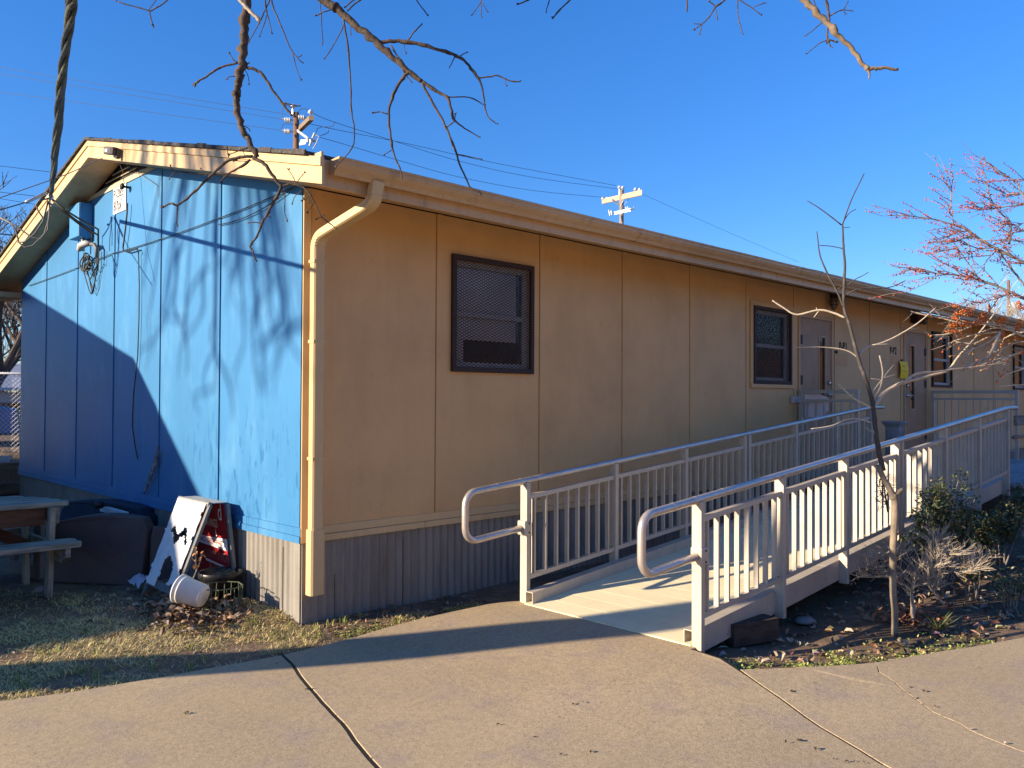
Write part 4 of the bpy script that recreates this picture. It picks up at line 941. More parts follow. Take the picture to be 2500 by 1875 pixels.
for x in (-1.02, -2.55):
    for y in (2.16, 2.86): MB().obox((x, y, .32), (.02, 0, 0), (0, .05, 0), (0, (.03 if y > 2.5 else -.03), .375)).build('table_leg', woodv, pt_, bevel=.005)
    mb = MB(); mb.box(x + .022, x + .062, 2.14, 2.86, .56, .696); mb.build('top_batten', wood, pt_, bevel=.004)
    mb = MB(); mb.prism([(x + .022, 1.84, .397), (x + .022, 3.2, .397), (x + .022, 3.2, .33), (x + .022, 3.1, .27), (x + .022, 1.95, .27), (x + .022, 1.84, .33)], (.04, 0, 0)); mb.build('bench_support', wood, pt_, bevel=.004)
MB().bar((-1.05, 2.5, .33), (-1.72, 2.5, .68), (0, .045, 0), (.02, 0, .04)).build('diagonal_brace', woodbr, pt_, bevel=.004)
MB().box(-2.5, -1.06, 2.16, 2.20, .555, .694).build('apron_board', woodbr, pt_, bevel=.004)
# timber block under the ramp
bkx = atZ(1895, 1560, -.05); q0 = atZ(1785, 1580, -.05); 
wb = MB(); d = Vector((.84, -.54, 0)).normalized(); wb.obox((q0 + bkx) / 2 + Vector((.03, .05, .07)), (bkx - q0) / 2, Vector((0, 0, 1)).cross((bkx - q0).normalized()) * .07, (0, 0, .075))
tag(wb.build('timber_block', M('old_timber', (.085, .055, .04), .9, n=[(25, (.3, .3, 1), (.4,), .45, .7)], bump=[(40, (.2, .2, 1), .5, .005)]), None, bevel=.006), 'dark old timber block lying under the near ramp edge', 'timber')
# ------------------------------------------------------------------ overhanging bare tree
ta = lambda x, y: (x * .37675, y * .37675)
tb_ = lambda x, y: (833 + x * .37675, y * .37675)
tc2 = lambda x, y: (1667 + x * .37675, y * .37675)
td = lambda x, y: (1667 + x * .37675, 625 + y * .37675)
t4 = lambda x, y: (400 + x * .1989, y * .1989)
t28 = lambda x, y: (280 + x * .25316, 330 + y * .25316)
th = lambda x, y: (2150 + x * .241, 380 + y * .241)
ti = lambda x, y: (2150 + x * .1582, 700 + y * .1582)
te = lambda x, y: (1900 + x * .27125, 1200 + y * .27125)
def spl(pts, n=5):
    out = []; P = [Vector(p) for p in pts]
    for i in range(len(P) - 1):
        a, b, c, d = P[max(i - 1, 0)], P[i], P[i + 1], P[min(i + 2, len(P) - 1)]
        for k in range(n):
            t = k / n; out.append(.5 * ((2 * b) + (c - a) * t + (2 * a - 5 * b + 4 * c - d) * t * t + (3 * b - a - 3 * c + d) * t ** 3))
    return out + [P[-1]]
def twig(mb, f, pts, w0, w1, depth, dd=0.0, bud=True, k=7, knob=True):
    P = [atD(*f(*p), depth + dd * i / max(1, len(pts) - 1)) for i, p in enumerate(pts)]
    Q = spl(P, 4); n = len(Q); s = depth / FPX / 2
    rad = [max(.0011, (w0 + (w1 - w0) * i / (n - 1)) * s) for i in range(n)]
    if knob:
        kn = knob if knob is not True else 1.0
        for i in range(2, n - 1):
            if R() < .28: rad[i] *= 1 + U(.15, .5) * kn
            Q[i] = Q[i] + Vector((U(-1, 1), U(-1, 1), U(-1, 1))) * rad[i] * .35 * kn
    mb.tube(Q, rad, k)
    if bud:
        tip = Q[-1]; d = (Q[-1] - Q[-2]).normalized()
        for j in range(random.choice((2, 3, 3))):
            e = (d + Vector((U(-.8, .8), U(-.8, .8), U(-.8, .8)))).normalized(); r = max(rad[-1] * 1.25, .0021)
            mb.tube([tip, tip + e * r * 1.6, tip + e * r * 4.2], [r * .7, r * 1.15, r * .25], 5)
    return Q, rad
TB = Vector((-4.6, 1.62, 0))
tree = thing('bare_tree', 'large leafless tree whose dark budded branches hang down in front of the building', 'tree', TB)
TT = Vector((-4.72, .66, 3.0))
TF = TB.lerp(TT, .76)
trunk = spl([TB + Vector((.02, .02, -.1)), TB + Vector((0, 0, .4)), TB.lerp(TT, .5) + Vector((.03, 0, 0)), TF, TF + Vector((-.05, -.15, .25))], 6)
tkm = MB(); tkm.tube(trunk, [.31, .28, .265, .255] + [.25] * (len(trunk) - 9) + [.24, .22, .18, .12, .09], 16)
tkm.tube(spl([TF + Vector((-.03, -.1, .12)), TT, TT + Vector((.1, -.35, .9)), TT + Vector((.35, -.6, 1.9)), TT + Vector((.4, -.7, 3.0))], 6), [.14, .05], 10)
tkm.build('trunk', bark, tree, smooth=True)
def cluster(spec, start_w, depth, mat=bark, name='branch', linkto=None):
    mb = MB(); first = None
    for s in spec:
        f, pts, w0, w1 = s[:4]; dd = s[4] if len(s) > 4 else 0
        Q, r = twig(mb, f, pts, w0, w1, depth, dd, bud=(w1 < 6 and (len(s) < 6 or s[5])))
        if first is None: first = (Q[0], r[0])
    if linkto is not None:
        a, r = first; b = Vector(linkto); mid = a.lerp(b, .5) + Vector((0, 0, .7)); q1 = a + Vector((0, 0, .35)) + (b - a) * .08
        Q = spl([a, q1, mid, b], 6); mb.tube(Q, [r + (.10 - r) * i / (len(Q) - 1) for i in range(len(Q))], 8)
    mb.build(name, mat, tree, smooth=True)
D1 = 3.0
c1 = [(t4, [(1040, -90), (1010, 60), (985, 300), (975, 500), (960, 700), (945, 850), (910, 1000), (897, 1150), (902, 1300), (925, 1450), (960, 1580), (1000, 1659), (1075, 1790), (1150, 1930)], 22, 12, 0, False),
      (t28, [(1332, 205), (1220, 215), (1120, 235), (1050, 280), (980, 340), (900, 420), (800, 520), (700, 610), (612, 675), (560, 660), (520, 665), (480, 690)], 8, 4), (t28, [(607, 680), (600, 760), (600, 865)], 3.4, 2.4),
      (t28, [(1310, 235), (1220, 300), (1100, 370), (1030, 435)], 6, 3), (t28, [(1100, 372), (1000, 375), (900, 380), (720, 365), (585, 360), (530, 415)], 3.6, 1.8), (t28, [(585, 360), (560, 330), (540, 303)], 2.2, 1.8), (t28, [(880, 410), (868, 370), (835, 325)], 2.2, 1.8), (t28, [(1075, 380), (1030, 350), (1000, 340)], 2, 1.6),
      (t28, [(1335, 215), (1420, 260), (1490, 340), (1550, 430), (1610, 500)], 10, 7.5, 0, False), (t28, [(1608, 495), (1560, 600), (1480, 740), (1420, 850), (1370, 980), (1305, 1070), (1335, 1120), (1340, 1160), (1362, 1200)], 7, 3),
      (t28, [(1610, 495), (1700, 475), (1790, 490), (1870, 550), (1930, 660), (1990, 780), (2060, 840), (2130, 895)], 6, 1.8), (t28, [(1745, 468), (1725, 410), (1680, 335)], 2.2, 1.8), (t28, [(1748, 468), (1790, 410), (1830, 365)], 2.2, 1.8), (t28, [(1810, 530), (1740, 590), (1715, 650)], 2.2, 1.6), (t28, [(1850, 560), (1810, 625)], 2, 1.5), (t28, [(1885, 590), (1830, 615)], 2.6, 1.8), (t28, [(1885, 590), (1875, 640)], 2, 1.5), (t28, [(1922, 650), (1890, 700), (1863, 735)], 2, 1.6), (t28, [(1995, 790), (1950, 805)], 2, 1.6), (t28, [(1995, 790), (2010, 775)], 1.8, 1.5),
      (t28, [(1632, 510), (1642, 600), (1640, 750), (1665, 815)], 2.2, 1.6), (t28, [(1412, 850), (1340, 840), (1292, 847)], 2.6, 2), (t28, [(1460, 780), (1485, 780)], 3, 2.6),
      (t28, [(1285, 122), (1200, 150), (1110, 185)], 3.2, 2), (t28, [(1100, 222), (1090, 170), (1085, 130)], 2.4, 1.8), (t28, [(1230, 128), (1255, 195)], 2, 1.8), (t28, [(1290, 250), (1220, 250), (1155, 245)], 2.4, 2),
      (t4, [(905, 775), (780, 800), (650, 850), (520, 940), (390, 1020)], 5.2, 4.6, 0, True), (t4, [(905, 765), (860, 740), (830, 700), (812, 660)], 3, 2), (t4, [(880, 937), (810, 940), (778, 965)], 2.6, 2), (t4, [(1000, 860), (1035, 940), (1048, 1020)], 2, 1.6), (t4, [(1005, 818), (1020, 800), (1040, 780)], 2, 1.8),
      (t4, [(1000, 820), (1100, 850), (1200, 900), (1280, 1020), (1360, 1140), (1450, 1260), (1510, 1340), (1580, 1420)], 8, 4.5), (t4, [(1460, 1262), (1560, 1285), (1645, 1300)], 4, 3), (t4, [(1480, 1275), (1550, 1310)], 2.4, 2), (t4, [(965, 1545), (1005, 1555), (1050, 1585)], 2.6, 2)]
cluster(c1, 22, D1, linkto=TT + Vector((.1, -.35, .9)))
c2 = [(t4, [(1310, -90), (1295, 10), (1230, 150), (1150, 320), (1050, 500)], 3.2, 2.2), (t4, [(1240, -80), (1250, 60), (1265, 160), (1290, 240), (1325, 400)], 3.6, 2), (t4, [(1265, 180), (1235, 280), (1180, 435)], 2.2, 1.6), (t4, [(1300, -80), (1330, 50), (1380, 180), (1480, 420), (1570, 620), (1690, 760)], 4.2, 2.4), (t4, [(1580, 650), (1620, 820), (1680, 970)], 2.4, 1.8), (t4, [(1640, 700), (1680, 690)], 1.8, 1.5), (t4, [(1905, -60), (1930, 180), (1950, 540)], 2.6, 1.9)]
cluster(c2, 4, 3.35, linkto=TT + Vector((.35, -.6, 1.7)))
c3 = [(tb_, [(-330, -200), (-200, -70), (-60, 35), (0, 80), (120, 180), (240, 290), (350, 385), (450, 470), (520, 525)], 24, 11, 0, False), (tb_, [(515, 520), (620, 590), (690, 635), (715, 720), (735, 780), (800, 830), (890, 885)], 9, 2.4),
      (tb_, [(250, 275), (340, 265), (420, 270), (560, 300), (700, 345), (780, 380), (840, 440), (890, 510), (920, 600), (930, 690), (955, 760), (1005, 800)], 10, 2.2), (tb_, [(890, 505), (960, 497), (1020, 490), (1080, 520), (1148, 530)], 4, 3), (tb_, [(430, 265), (470, 210), (515, 165)], 3.4, 2.8), (tb_, [(405, 280), (415, 340)], 2, 1.8), (tb_, [(770, 362), (810, 340)], 3, 2.2), (tb_, [(735, 370), (705, 430)], 2.8, 2.2), (tb_, [(1060, 515), (1068, 550)], 1.8, 1.5),
      (tb_, [(450, 462), (400, 500), (350, 590), (315, 680), (310, 780), (325, 920), (345, 1010), (380, 1090), (395, 1155)], 9, 2.4), (tb_, [(302, 740), (250, 725), (213, 730)], 3.2, 2.6), (tb_, [(326, 973), (283, 1000)], 2.4, 2),
      (tb_, [(515, 515), (560, 610), (630, 730), (690, 850), (745, 990), (765, 1060), (800, 1140), (838, 1215), (900, 1245)], 6.5, 3.4), (tb_, [(755, 1000), (830, 1015), (905, 1030)], 3, 2), (tb_, [(690, 630), (830, 630), (925, 680)], 3.6, 2), (tb_, [(735, 785), (690, 820)], 3, 2.4), (tb_, [(735, 780), (740, 740)], 2.4, 2),
      (tb_, [(10, 95), (45, 330), (60, 560), (65, 720), (85, 840), (70, 960), (-34, 1073)], 4.6, 2.6), (tb_, [(40, 70), (80, 35), (160, -30)], 4, 3, 0, False), (tb_, [(20, 50), (100, -15)], 3.6, 3, 0, False), (tb_, [(320, 290), (370, 370), (385, 400), (412, 450)], 4, 3), (tb_, [(380, 400), (400, 460), (455, 530)], 3, 2.2), (tb_, [(62, 160), (62, 215)], 2.2, 1.8), (t4, [(2205, 300), (2190, 350), (2090, 540), (1980, 710)], 2.6, 2.2), (t4, [(2080, 110), (1960, 150), (1880, 190)], 2.8, 2.6)]
cluster(c3, 24, 3.3, linkto=TT + Vector((.35, -.6, 1.6)))
c4 = [(tb_, [(470, -60), (490, 0), (555, 92)], 3, 2.4), (tb_, [(905, -60), (905, 10), (850, 92)], 2.4, 2), (tb_, [(905, 0), (907, 105)], 2, 1.6), (tb_, [(908, 10), (945, 70)], 2, 1.8), (tb_, [(1300, -60), (1210, 0), (1155, 25)], 4, 3), (tb_, [(1370, -60), (1350, 0), (1328, 72)], 3, 2), (tb_, [(1560, -80), (1490, -5), (1430, 50), (1378, 110)], 4, 3), (tc2, [(20, -60), (25, 0), (28, 55)], 5, 3.4), (ta, [(1180, -80), (1080, 5), (1000, 60), (968, 72)], 3.4, 3, 0, False), (ta, [(970, 70), (880, 45), (760, 10)], 3, 2.4), (ta, [(968, 72), (975, 110), (990, 160)], 3, 3), (ta, [(1040, -40), (960, 70)], 2, 2, 0, False)]
cluster(c4, 4, 3.5, linkto=TT + Vector((.4, -.7, 2.6)))
c5 = [(tc2, [(310, -60), (270, 0), (210, 50), (170, 110), (130, 150), (80, 187)], 4.4, 2.2), (tc2, [(215, 50), (200, 30), (175, 15)], 3, 2.4), (tc2, [(213, 60), (225, 120)], 2.4, 2), (tc2, [(128, 150), (110, 215)], 2.4, 1.8), (tc2, [(125, 157), (80, 155)], 2, 1.7), (tc2, [(345, -60), (355, 0), (358, 110), (375, 170), (387, 220)], 3, 2), (tc2, [(360, -5), (440, 45), (503, 92)], 3, 2.2), (tc2, [(455, 48), (532, 18)], 2, 1.8), (tc2, [(920, -60), (935, 30), (947, 110), (942, 180), (936, 260)], 6, 3.6), (tc2, [(948, 107), (1010, 72), (1040, 60), (1065, 20)], 3.4, 2), (tc2, [(1040, 62), (1092, 70)], 2.6, 2), (tc2, [(1040, 65), (1052, 88)], 2, 1.7), (tc2, [(908, 142), (850, 190), (798, 230)], 2.8, 2), (tc2, [(935, 260), (880, 285), (805, 347)], 2.8, 1.8), (tc2, [(934, 262), (962, 305)], 3, 2), (tc2, [(938, 255), (980, 267)], 4, 4), (tc2, [(840, -20), (865, 50)], 3, 2.2)]
cluster(c5, 5, 3.7, linkto=TT + Vector((.4, -.7, 2.4)))
cluster([(tc2, [(700, -90), (780, -5), (850, 60), (930, 140), (1000, 225), (1090, 310), (1160, 405), (1205, 452)], 16, 10, 0, False), (tc2, [(1195, 440), (1240, 445), (1300, 440), (1395, 450)], 8.5, 7), (tc2, [(1200, 455), (1212, 487)], 8, 4)], 15, 2.7, mat=M('tan_bough', (.235, .175, .12), .9, n=[(40, I3, (.6,), .45, .7)], bump=[(90, I3, .3, .003)]), linkto=TT + Vector((.4, -.7, 2.2)))
cluster([(t4, [(830, -90), (920, -20), (1000, 80), (1100, 180), (1172, 262)], 9, 8, 0, False)], 9, 2.0, mat=barkt, linkto=TT + Vector((.2, -.5, 1.5)))
# higher crown towards the sun: these boughs throw the soft shadows on the gable
tg = lambda x, y: (x * .37675, 625 + y * .37675)
sh = [(ta, [(1420, 1150), (1390, 1400), (1380, 1659)], 16, 18), (tg, [(1400, 0), (1395, 200), (1390, 400), (1370, 520), (1400, 640), (1460, 760), (1500, 900), (1510, 1050)], 18, 7), (tg, [(1330, 80), (1250, 200), (1210, 330), (1200, 450), (1215, 600), (1210, 760)], 12, 7), (tg, [(1050, 380), (1130, 410), (1220, 410)], 9, 9), (tg, [(1130, -100), (1140, 150), (1100, 330), (1060, 450), (990, 550), (900, 620)], 10, 6), (tg, [(1195, 450), (1170, 600), (1150, 780)], 7, 5), (tg, [(1400, 850), (1320, 880), (1250, 920), (1300, 1020)], 9, 5), (tg, [(1640, 60), (1660, 300), (1640, 500), (1650, 700), (1680, 900)], 15, 7), (tg, [(1980, 440), (1850, 470), (1750, 520), (1660, 600)], 20, 10), (tg, [(1840, 0), (1870, 200), (1810, 400), (1780, 560)], 10, 6), (tg, [(950, -60), (930, 150), (925, 220)], 7, 4), (tg, [(960, 430), (970, 600), (940, 740)], 7, 4),
      (ta, [(1220, 950), (1200, 1150), (1215, 1500), (1130, 1700)], 10, 9), (ta, [(900, 900), (840, 1050), (800, 1200)], 9, 5), (ta, [(1600, 1100), (1500, 1400), (1480, 1659), (1300, 1760)], 10, 8), (ta, [(1720, 950), (1680, 1300), (1750, 1500), (1640, 1700)], 12, 12), (ta, [(1190, 1250), (1130, 1500), (1150, 1659), (1120, 1700)], 9, 7), (tg, [(1480, 120), (1560, 0), (1620, -60)], 10, 9), (tg, [(1720, 900), (1670, 720)], 5, 6), (ta, [(1880, 1000), (1830, 1300), (1840, 1659)], 8, 9), (ta, [(1040, 880), (985, 980), (940, 1120)], 8, 6), (ta, [(1330, 930), (1290, 1060), (1230, 1200)], 7, 5), (tg, [(1560, 200), (1590, 330), (1560, 430)], 6, 4), (tg, [(1760, 150), (1730, 330), (1760, 480)], 7, 4)]
for i in range(22):
    x = U(1000, 1950); y = U(-120, 620) if x > 1350 else U(-200, 350); q = [(x, y)]; dx = U(-60, 60)
    for k in range(3): q.append((q[-1][0] + dx + U(-50, 50), q[-1][1] + U(60, 140)))
    sh.append((tg, q, U(6, 11), 4))
mb = MB(); roots = []
for (f, pts, w0, w1) in sh:
    off = U(9.0, 12.0)
    P = [atX(*f(*p), 0) + SUN * off for p in pts]; Q = spl(P, 4); n = len(Q)
    mb.tube(Q, [(w0 + (w1 - w0) * i / (n - 1)) * .0017 for i in range(n)], 6); roots.append(Q[0])
hub = Vector((-8.0, 4.8, 7.2))
for q in roots: Q = spl([q, q.lerp(hub, .4) + Vector((0, 0, .5)), hub + Vector((U(-.3, .3), U(-.3, .3), U(-.2, .3)))], 5); mb.tube(Q, [.014 + .02 * i / (len(Q) - 1) for i in range(len(Q))], 6)
Q = spl([TT + Vector((.1, -.35, .9)), TT + Vector((-.3, .6, 2.0)), hub], 6); mb.tube(Q, [.13 - .005 * i for i in range(len(Q))], 8)
mb.build('bough', bark, tree, smooth=True)

# ------------------------------------------------------------------ sapling in the bed
sb0 = atZ(2182, 1542, -.04); SD = (sb0 - CAM).dot(_fw)
sap = thing('sapling', 'slim bare sapling with a leaning grey stem in front of the ramp railing', 'tree', sb0)
def many(name, par, spec, depth, mat, kk=8, knob=.35):
    for s in spec:
        mb = MB(); twig(mb, s[0], s[1], s[2] * .88, s[3] * .88, depth, s[4] if len(s) > 4 else 0, bud=False, k=kk, knob=knob); o = mb.build(name if s is spec[0] or name != 'trunk' else 'fork', mat, par, smooth=True)
    return o
many('trunk', sap, [(te, [(1045, 1290), (1050, 1100), (1032, 900), (1032, 700), (1035, 500), (1045, 300), (1050, 120), (1038, 20)], 19, 19), (te, [(1040, 70), (1000, -30), (950, -110), (900, -240)], 18, 14), (te, [(1040, 60), (1080, 10), (1118, -20)], 15, 11)], SD, barks, 12, False)
many('leader', sap, [(td, [(1300, 1390), (1270, 1270), (1245, 1100), (1230, 950), (1180, 790), (1130, 640), (1090, 480), (1045, 330), (1045, 200), (1050, 50), (1043, -30), (1039, -110), (1035, -209)], 14, 4.4)], SD, M('shaded_sapling_bark', (.062, .054, .05), .85, n=[(20, I3, (.12, .105, .09), .52, .7)]), 10)  # leader's shadow side is put into the colour as a darker bark
many('twig', sap, [(tc2, [(1033, 1460), (1090, 1300), (1175, 1125)], 4.4, 2.6), (tc2, [(1028, 1458), (900, 1360), (805, 1300)], 3.8, 2.2), (tc2, [(1042, 1432), (1080, 1380), (1122, 1355)], 2.6, 2), (tc2, [(1038, 1475), (1084, 1472)], 2.2, 1.8),
      (td, [(1040, 330), (1000, 230), (940, 120), (890, 0), (876, -100), (868, -160)], 6, 2.6), (tc2, [(886, 1590), (960, 1595), (1035, 1610)], 2.6, 2.6), (td, [(910, 105), (820, 85), (715, 75)], 2.6, 2), (td, [(1000, 220), (1060, 170)], 2.6, 2), (td, [(1060, 195), (1120, 150), (1160, 130), (1203, 105)], 3, 2), (td, [(1060, 250), (1150, 210), (1330, 205), (1442, 160)], 4, 2.4)], SD, M('shaded_sapling_bark', (0, 0, 0)), 7)
many('branch', sap, [(td, [(1050, 400), (980, 370), (880, 350), (740, 380), (660, 340), (580, 288)], 6, 4, .1), (td, [(870, 352), (865, 335)], 2.6, 2), (td, [(880, 358), (850, 397)], 3, 2), (td, [(1130, 655), (1080, 620), (1000, 600), (880, 590), (720, 592)], 4.4, 2.2), (td, [(1140, 650), (1190, 590), (1300, 560), (1420, 500), (1530, 430), (1640, 335)], 6.5, 3.2, .2), (td, [(1230, 575), (1340, 570)], 2.4, 2), (td, [(1480, 475), (1527, 466)], 2.8, 2)], SD, barkt, 8)
many('branch', sap, [(td, [(1235, 985), (1255, 950), (1300, 890), (1400, 830), (1500, 800), (1620, 770), (1720, 740), (1780, 660), (1860, 570), (1960, 450), (2022, 368)], 12, 3.4, .5), (td, [(1430, 820), (1500, 770), (1570, 755), (1650, 750), (1740, 735), (1850, 725), (2000, 705), (2105, 690)], 7, 3.6, .4), (td, [(1830, 727), (1980, 650), (2040, 560), (2062, 498)], 4.4, 3, .2), (td, [(1215, 900), (1290, 800), (1370, 700)], 3.2, 1.8), (td, [(1300, 790), (1388, 765)], 2, 1.6), (td, [(1240, 915), (1280, 850), (1295, 750), (1275, 645)], 5, 4), (td, [(1290, 802), (1220, 795)], 2, 1.7), (td, [(1220, 980), (1120, 930), (1070, 890), (1003, 825)], 5.4, 3.4), (td, [(1225, 1080), (1140, 1055), (1060, 1060), (960, 1100), (830, 1120)], 4, 2.2), (td, [(1240, 1150), (1245, 1075)], 6, 5), (td, [(1245, 1150), (1180, 1110)], 2.4, 2)], SD, barkt, 8)
mb = MB()
for i in range(60):
    q = atD(*td(1310 + U(-45, 25), 1500 + U(-60, 120)), SD + .12 + U(-.08, .08)); d = rdir(1.2).normalized(); L = U(.03, .09); mb.tube([q, q + d * L * .5 + Vector((0, 0, U(-.01, .02))), q + d * L], [.003, .0018], 4)
mb.tube([atD(*td(1330, 1659), SD + .14), atD(*td(1310, 1540), SD + .13), atD(*td(1300, 1440), SD + .15)], [.008, .003], 6)
mb.build('dead_sucker', M('shaded_sapling_bark', (0, 0, 0)), sap)

# ------------------------------------------------------------------ berry tree
bt = thing('berry_tree', 'leafless tree full of small red and orange berries at the right edge', 'tree', (6.2, -4.2, 0))
BD = 6.6
limbs = [(th, [(1560, 1140), (1452, 1090), (1330, 1020), (1150, 930), (1000, 840), (850, 740), (740, 700), (560, 650), (400, 625), (190, 605)], 8, 1.6, 0), (th, [(1560, 1400), (1452, 1300), (1380, 1210), (1280, 1080), (1190, 960)], 5, 2.2, .3), (th, [(1560, 1500), (1452, 1450), (1350, 1400), (1150, 1310), (1000, 1260), (900, 1230), (700, 1200), (560, 1190), (420, 1150), (290, 1150)], 6, 1.6, -.3), (th, [(1300, 900), (1315, 750), (1290, 650), (1200, 570), (1130, 460), (1090, 370), (1085, 290), (1055, 190)], 4, 1.6, .2), (th, [(740, 695), (720, 530), (715, 400), (725, 270), (733, 200)], 2.6, 1.4, 0), (th, [(1560, 560), (1452, 420), (1370, 270), (1250, 190), (1130, 100), (1010, 20)], 4, 1.6, .1), (th, [(1560, 640), (1430, 690), (1340, 790), (1310, 880)], 3, 2, .2), (th, [(1560, 480), (1400, 500), (1240, 520), (1080, 545), (960, 545)], 3, 1.5, -.2), (th, [(1560, 380), (1430, 380), (1300, 400), (1190, 330)], 3, 1.5, .3), (th, [(1560, 300), (1450, 240), (1370, 250)], 3, 1.6, .1), (th, [(1150, 930), (1000, 940), (850, 900), (720, 950), (590, 970)], 3.4, 1.4, .1), (th, [(1000, 840), (880, 830), (760, 870), (560, 915)], 3, 1.4, -.1), (th, [(900, 770), (780, 770), (660, 830), (530, 850)], 2.6, 1.3, .15), (th, [(1180, 950), (1060, 1080), (1050, 1170)], 2.4, 1.6, .1), (th, [(1330, 1390), (1200, 1440), (1050, 1480), (930, 1490)], 2.6, 1.5, .2), (th, [(880, 870), (920, 1000), (950, 1120), (950, 1220)], 2.2, 1.5, 0), (th, [(1000, 1250), (880, 1080), (790, 950)], 2.4, 1.4, .2), (th, [(1560, 900), (1400, 860), (1250, 850), (1150, 860)], 3, 1.5, -.2), (th, [(1560, 760), (1440, 750), (1330, 690)], 3, 1.5, -.1), (th, [(600, 1190), (520, 1260), (420, 1310), (270, 1385)], 2, 1.3, 0), (th, [(690, 1190), (685, 1090), (685, 1020)], 2, 1.3, 0), (th, [(1100, 1290), (960, 1350), (850, 1500)], 2.2, 1.4, .1)]
lower = [(ti, [(2350, 800), (2212, 760), (2010, 670), (1850, 600), (1700, 580), (1500, 570), (1300, 575), (1100, 525), (900, 475), (700, 440), (460, 380)], 6, 3, 0), (ti, [(1420, 590), (1330, 640), (1150, 700), (950, 740), (780, 745)], 4, 2.6, 0), (ti, [(1850, 690), (1600, 720), (1400, 750), (1250, 800), (1110, 845)], 4, 2.4, .1), (ti, [(1700, 760), (1500, 850), (1400, 880), (1160, 850)], 3.4, 2.2, .1), (ti, [(1850, 700), (1640, 870), (1450, 950), (1290, 1040)], 4, 2.6, -.1), (ti, [(1850, 690), (1750, 900), (1650, 1080), (1500, 1150), (1300, 1250)], 6, 3, -.2), (ti, [(2350, 930), (2212, 970), (2000, 1080), (1750, 1190), (1510, 1220)], 5, 2.6, .1), (ti, [(2350, 960), (2212, 1000), (1850, 1110), (1620, 1180)], 4, 2.4, .2), (ti, [(2350, 1190), (2212, 1260), (1950, 1350), (1820, 1440)], 4, 2.4, -.1), (ti, [(2350, 1500), (2212, 1510), (1830, 1535)], 4, 2.6, 0), (ti, [(2010, 680), (1850, 640), (1700, 650), (1560, 700)], 4, 2.6, .2), (ti, [(2300, 700), (2100, 720), (1900, 800), (1720, 900)], 4, 2.6, .3), (ti, [(2300, 850), (2100, 860), (1900, 950), (1700, 1020)], 4, 2.4, .2), (ti, [(1230, 500), (1190, 430), (1110, 480)], 2.2, 1.6, 0), (ti, [(1520, 570), (1580, 480), (1680, 380), (1690, 300)], 2.4, 1.6, 0), (ti, [(1460, 340), (1330, 400), (1240, 480), (1130, 520)], 2.4, 1.6, 0), (ti, [(1850, 600), (1880, 680), (1900, 780)], 2.4, 1.8, 0)]
mb = MB(); mb2 = MB(); tw = MB(); allq = []
for grp, m_, isl in ((limbs, mb, 0), (lower, mb2, 1)):
    for (f, pts, w0, w1, dd) in grp:
        Q, r = twig(m_, f, pts, w0, w1, BD + dd - (.5 if isl else 0), .0, bud=False, k=6); allq.append((Q, isl))
trk = spl([(6.2, -4.2, -.1), (6.15, -4.2, .6), (6.1, -4.15, 1.4), (6.0, -4.1, 2.4)], 5)
tm_ = MB(); tm_.tube(trk, [.07, .065, .06, .055] + [.05] * 12, 10)
for (f, pts, w0, w1, dd) in limbs[:3] + limbs[5:6] + lower[:1] + lower[6:9]:
    a = atD(*f(*pts[0]), BD + dd - (.5 if f is ti else 0)); b = trk[7 if a.z < 2.2 else 14]; tm_.tube(spl([a, a.lerp(b, .5) + Vector((0, 0, -.1)), b], 5), [.010, .03], 6)
tm_.build('trunk', haw, bt, smooth=True)
mb.build('branch', haw, bt, smooth=True); mb2.build('branch', barkt, bt, smooth=True)
ICO = None
def berry(mbx, c, r, col):
    global ICO
    if ICO is None:
        bm = bmesh.new(); bmesh.ops.create_icosphere(bm, subdivisions=1, radius=1); ICO = ([v.co.copy() for v in bm.verts], [tuple(v.index for v in f.verts) for f in bm.faces]); bm.free()
    mbx.add([c + v * r for v in ICO[0]], ICO[1], col)
be = MB(); SCRL = -_r2
def redc(): return random.choice([(.40, .07, .045), (.30, .045, .035), (.46, .11, .06), (.22, .03, .03), (.50, .16, .07)])
def orc(): return random.choice([(.62, .18, .03), (.55, .12, .03), (.66, .24, .04), (.48, .09, .03)])
for Q, isl in allq:
    L = len(Q)
    if not isl:
        for i in range(2, L):
            p = Q[i]; tdv = (Q[i] - Q[i - 1]).normalized()
            for rep in range(2 if R() < .5 else 0):
                d = (tdv * .5 + SCRL * U(.1, .9) + Vector((0, 0, U(-.35, .45))) + _fw * U(-.7, .7)).normalized(); ln = U(.10, .34)
                q = [p, p + d * ln * .5 + Vector((0, 0, U(-.015, .02))), p + d * ln + Vector((0, 0, U(-.03, .03)))]; tw.tube(q, [.0026, .0013], 4)
                if R() < .80:
                    for k in range(int(ln / .016)):
                        if R() < .72: s_ = U(.12, 1); pos = q[0].lerp(q[2], s_); berry(be, pos + Vector((U(-1, 1), U(-1, 1), U(-1, 1))) * .011, U(.0036, .0068), redc())
            if R() < .45: berry(be, p + Vector((U(-1, 1), U(-1, 1), U(-1, 1))) * .013, U(.0036, .0068), redc())
    else:
        for i in range(2, L):
            p = Q[i]
            if R() < .5:
                d = ((Q[i] - Q[i - 1]).normalized() * .6 + Vector((0, 0, U(-.6, .7))) + _fw * U(-.6, .6)).normalized(); ln = U(.05, .18); tw.tube([p, p + d * ln * .5, p + d * ln + Vector((0, 0, .01))], [.0026, .0014], 4)
                if R() < .35: 
                    for k in range(3): berry(be, p + d * ln * U(.3, 1) + Vector((U(-1, 1), U(-1, 1), U(-1, 1))) * .01, U(.005, .0075), orc())
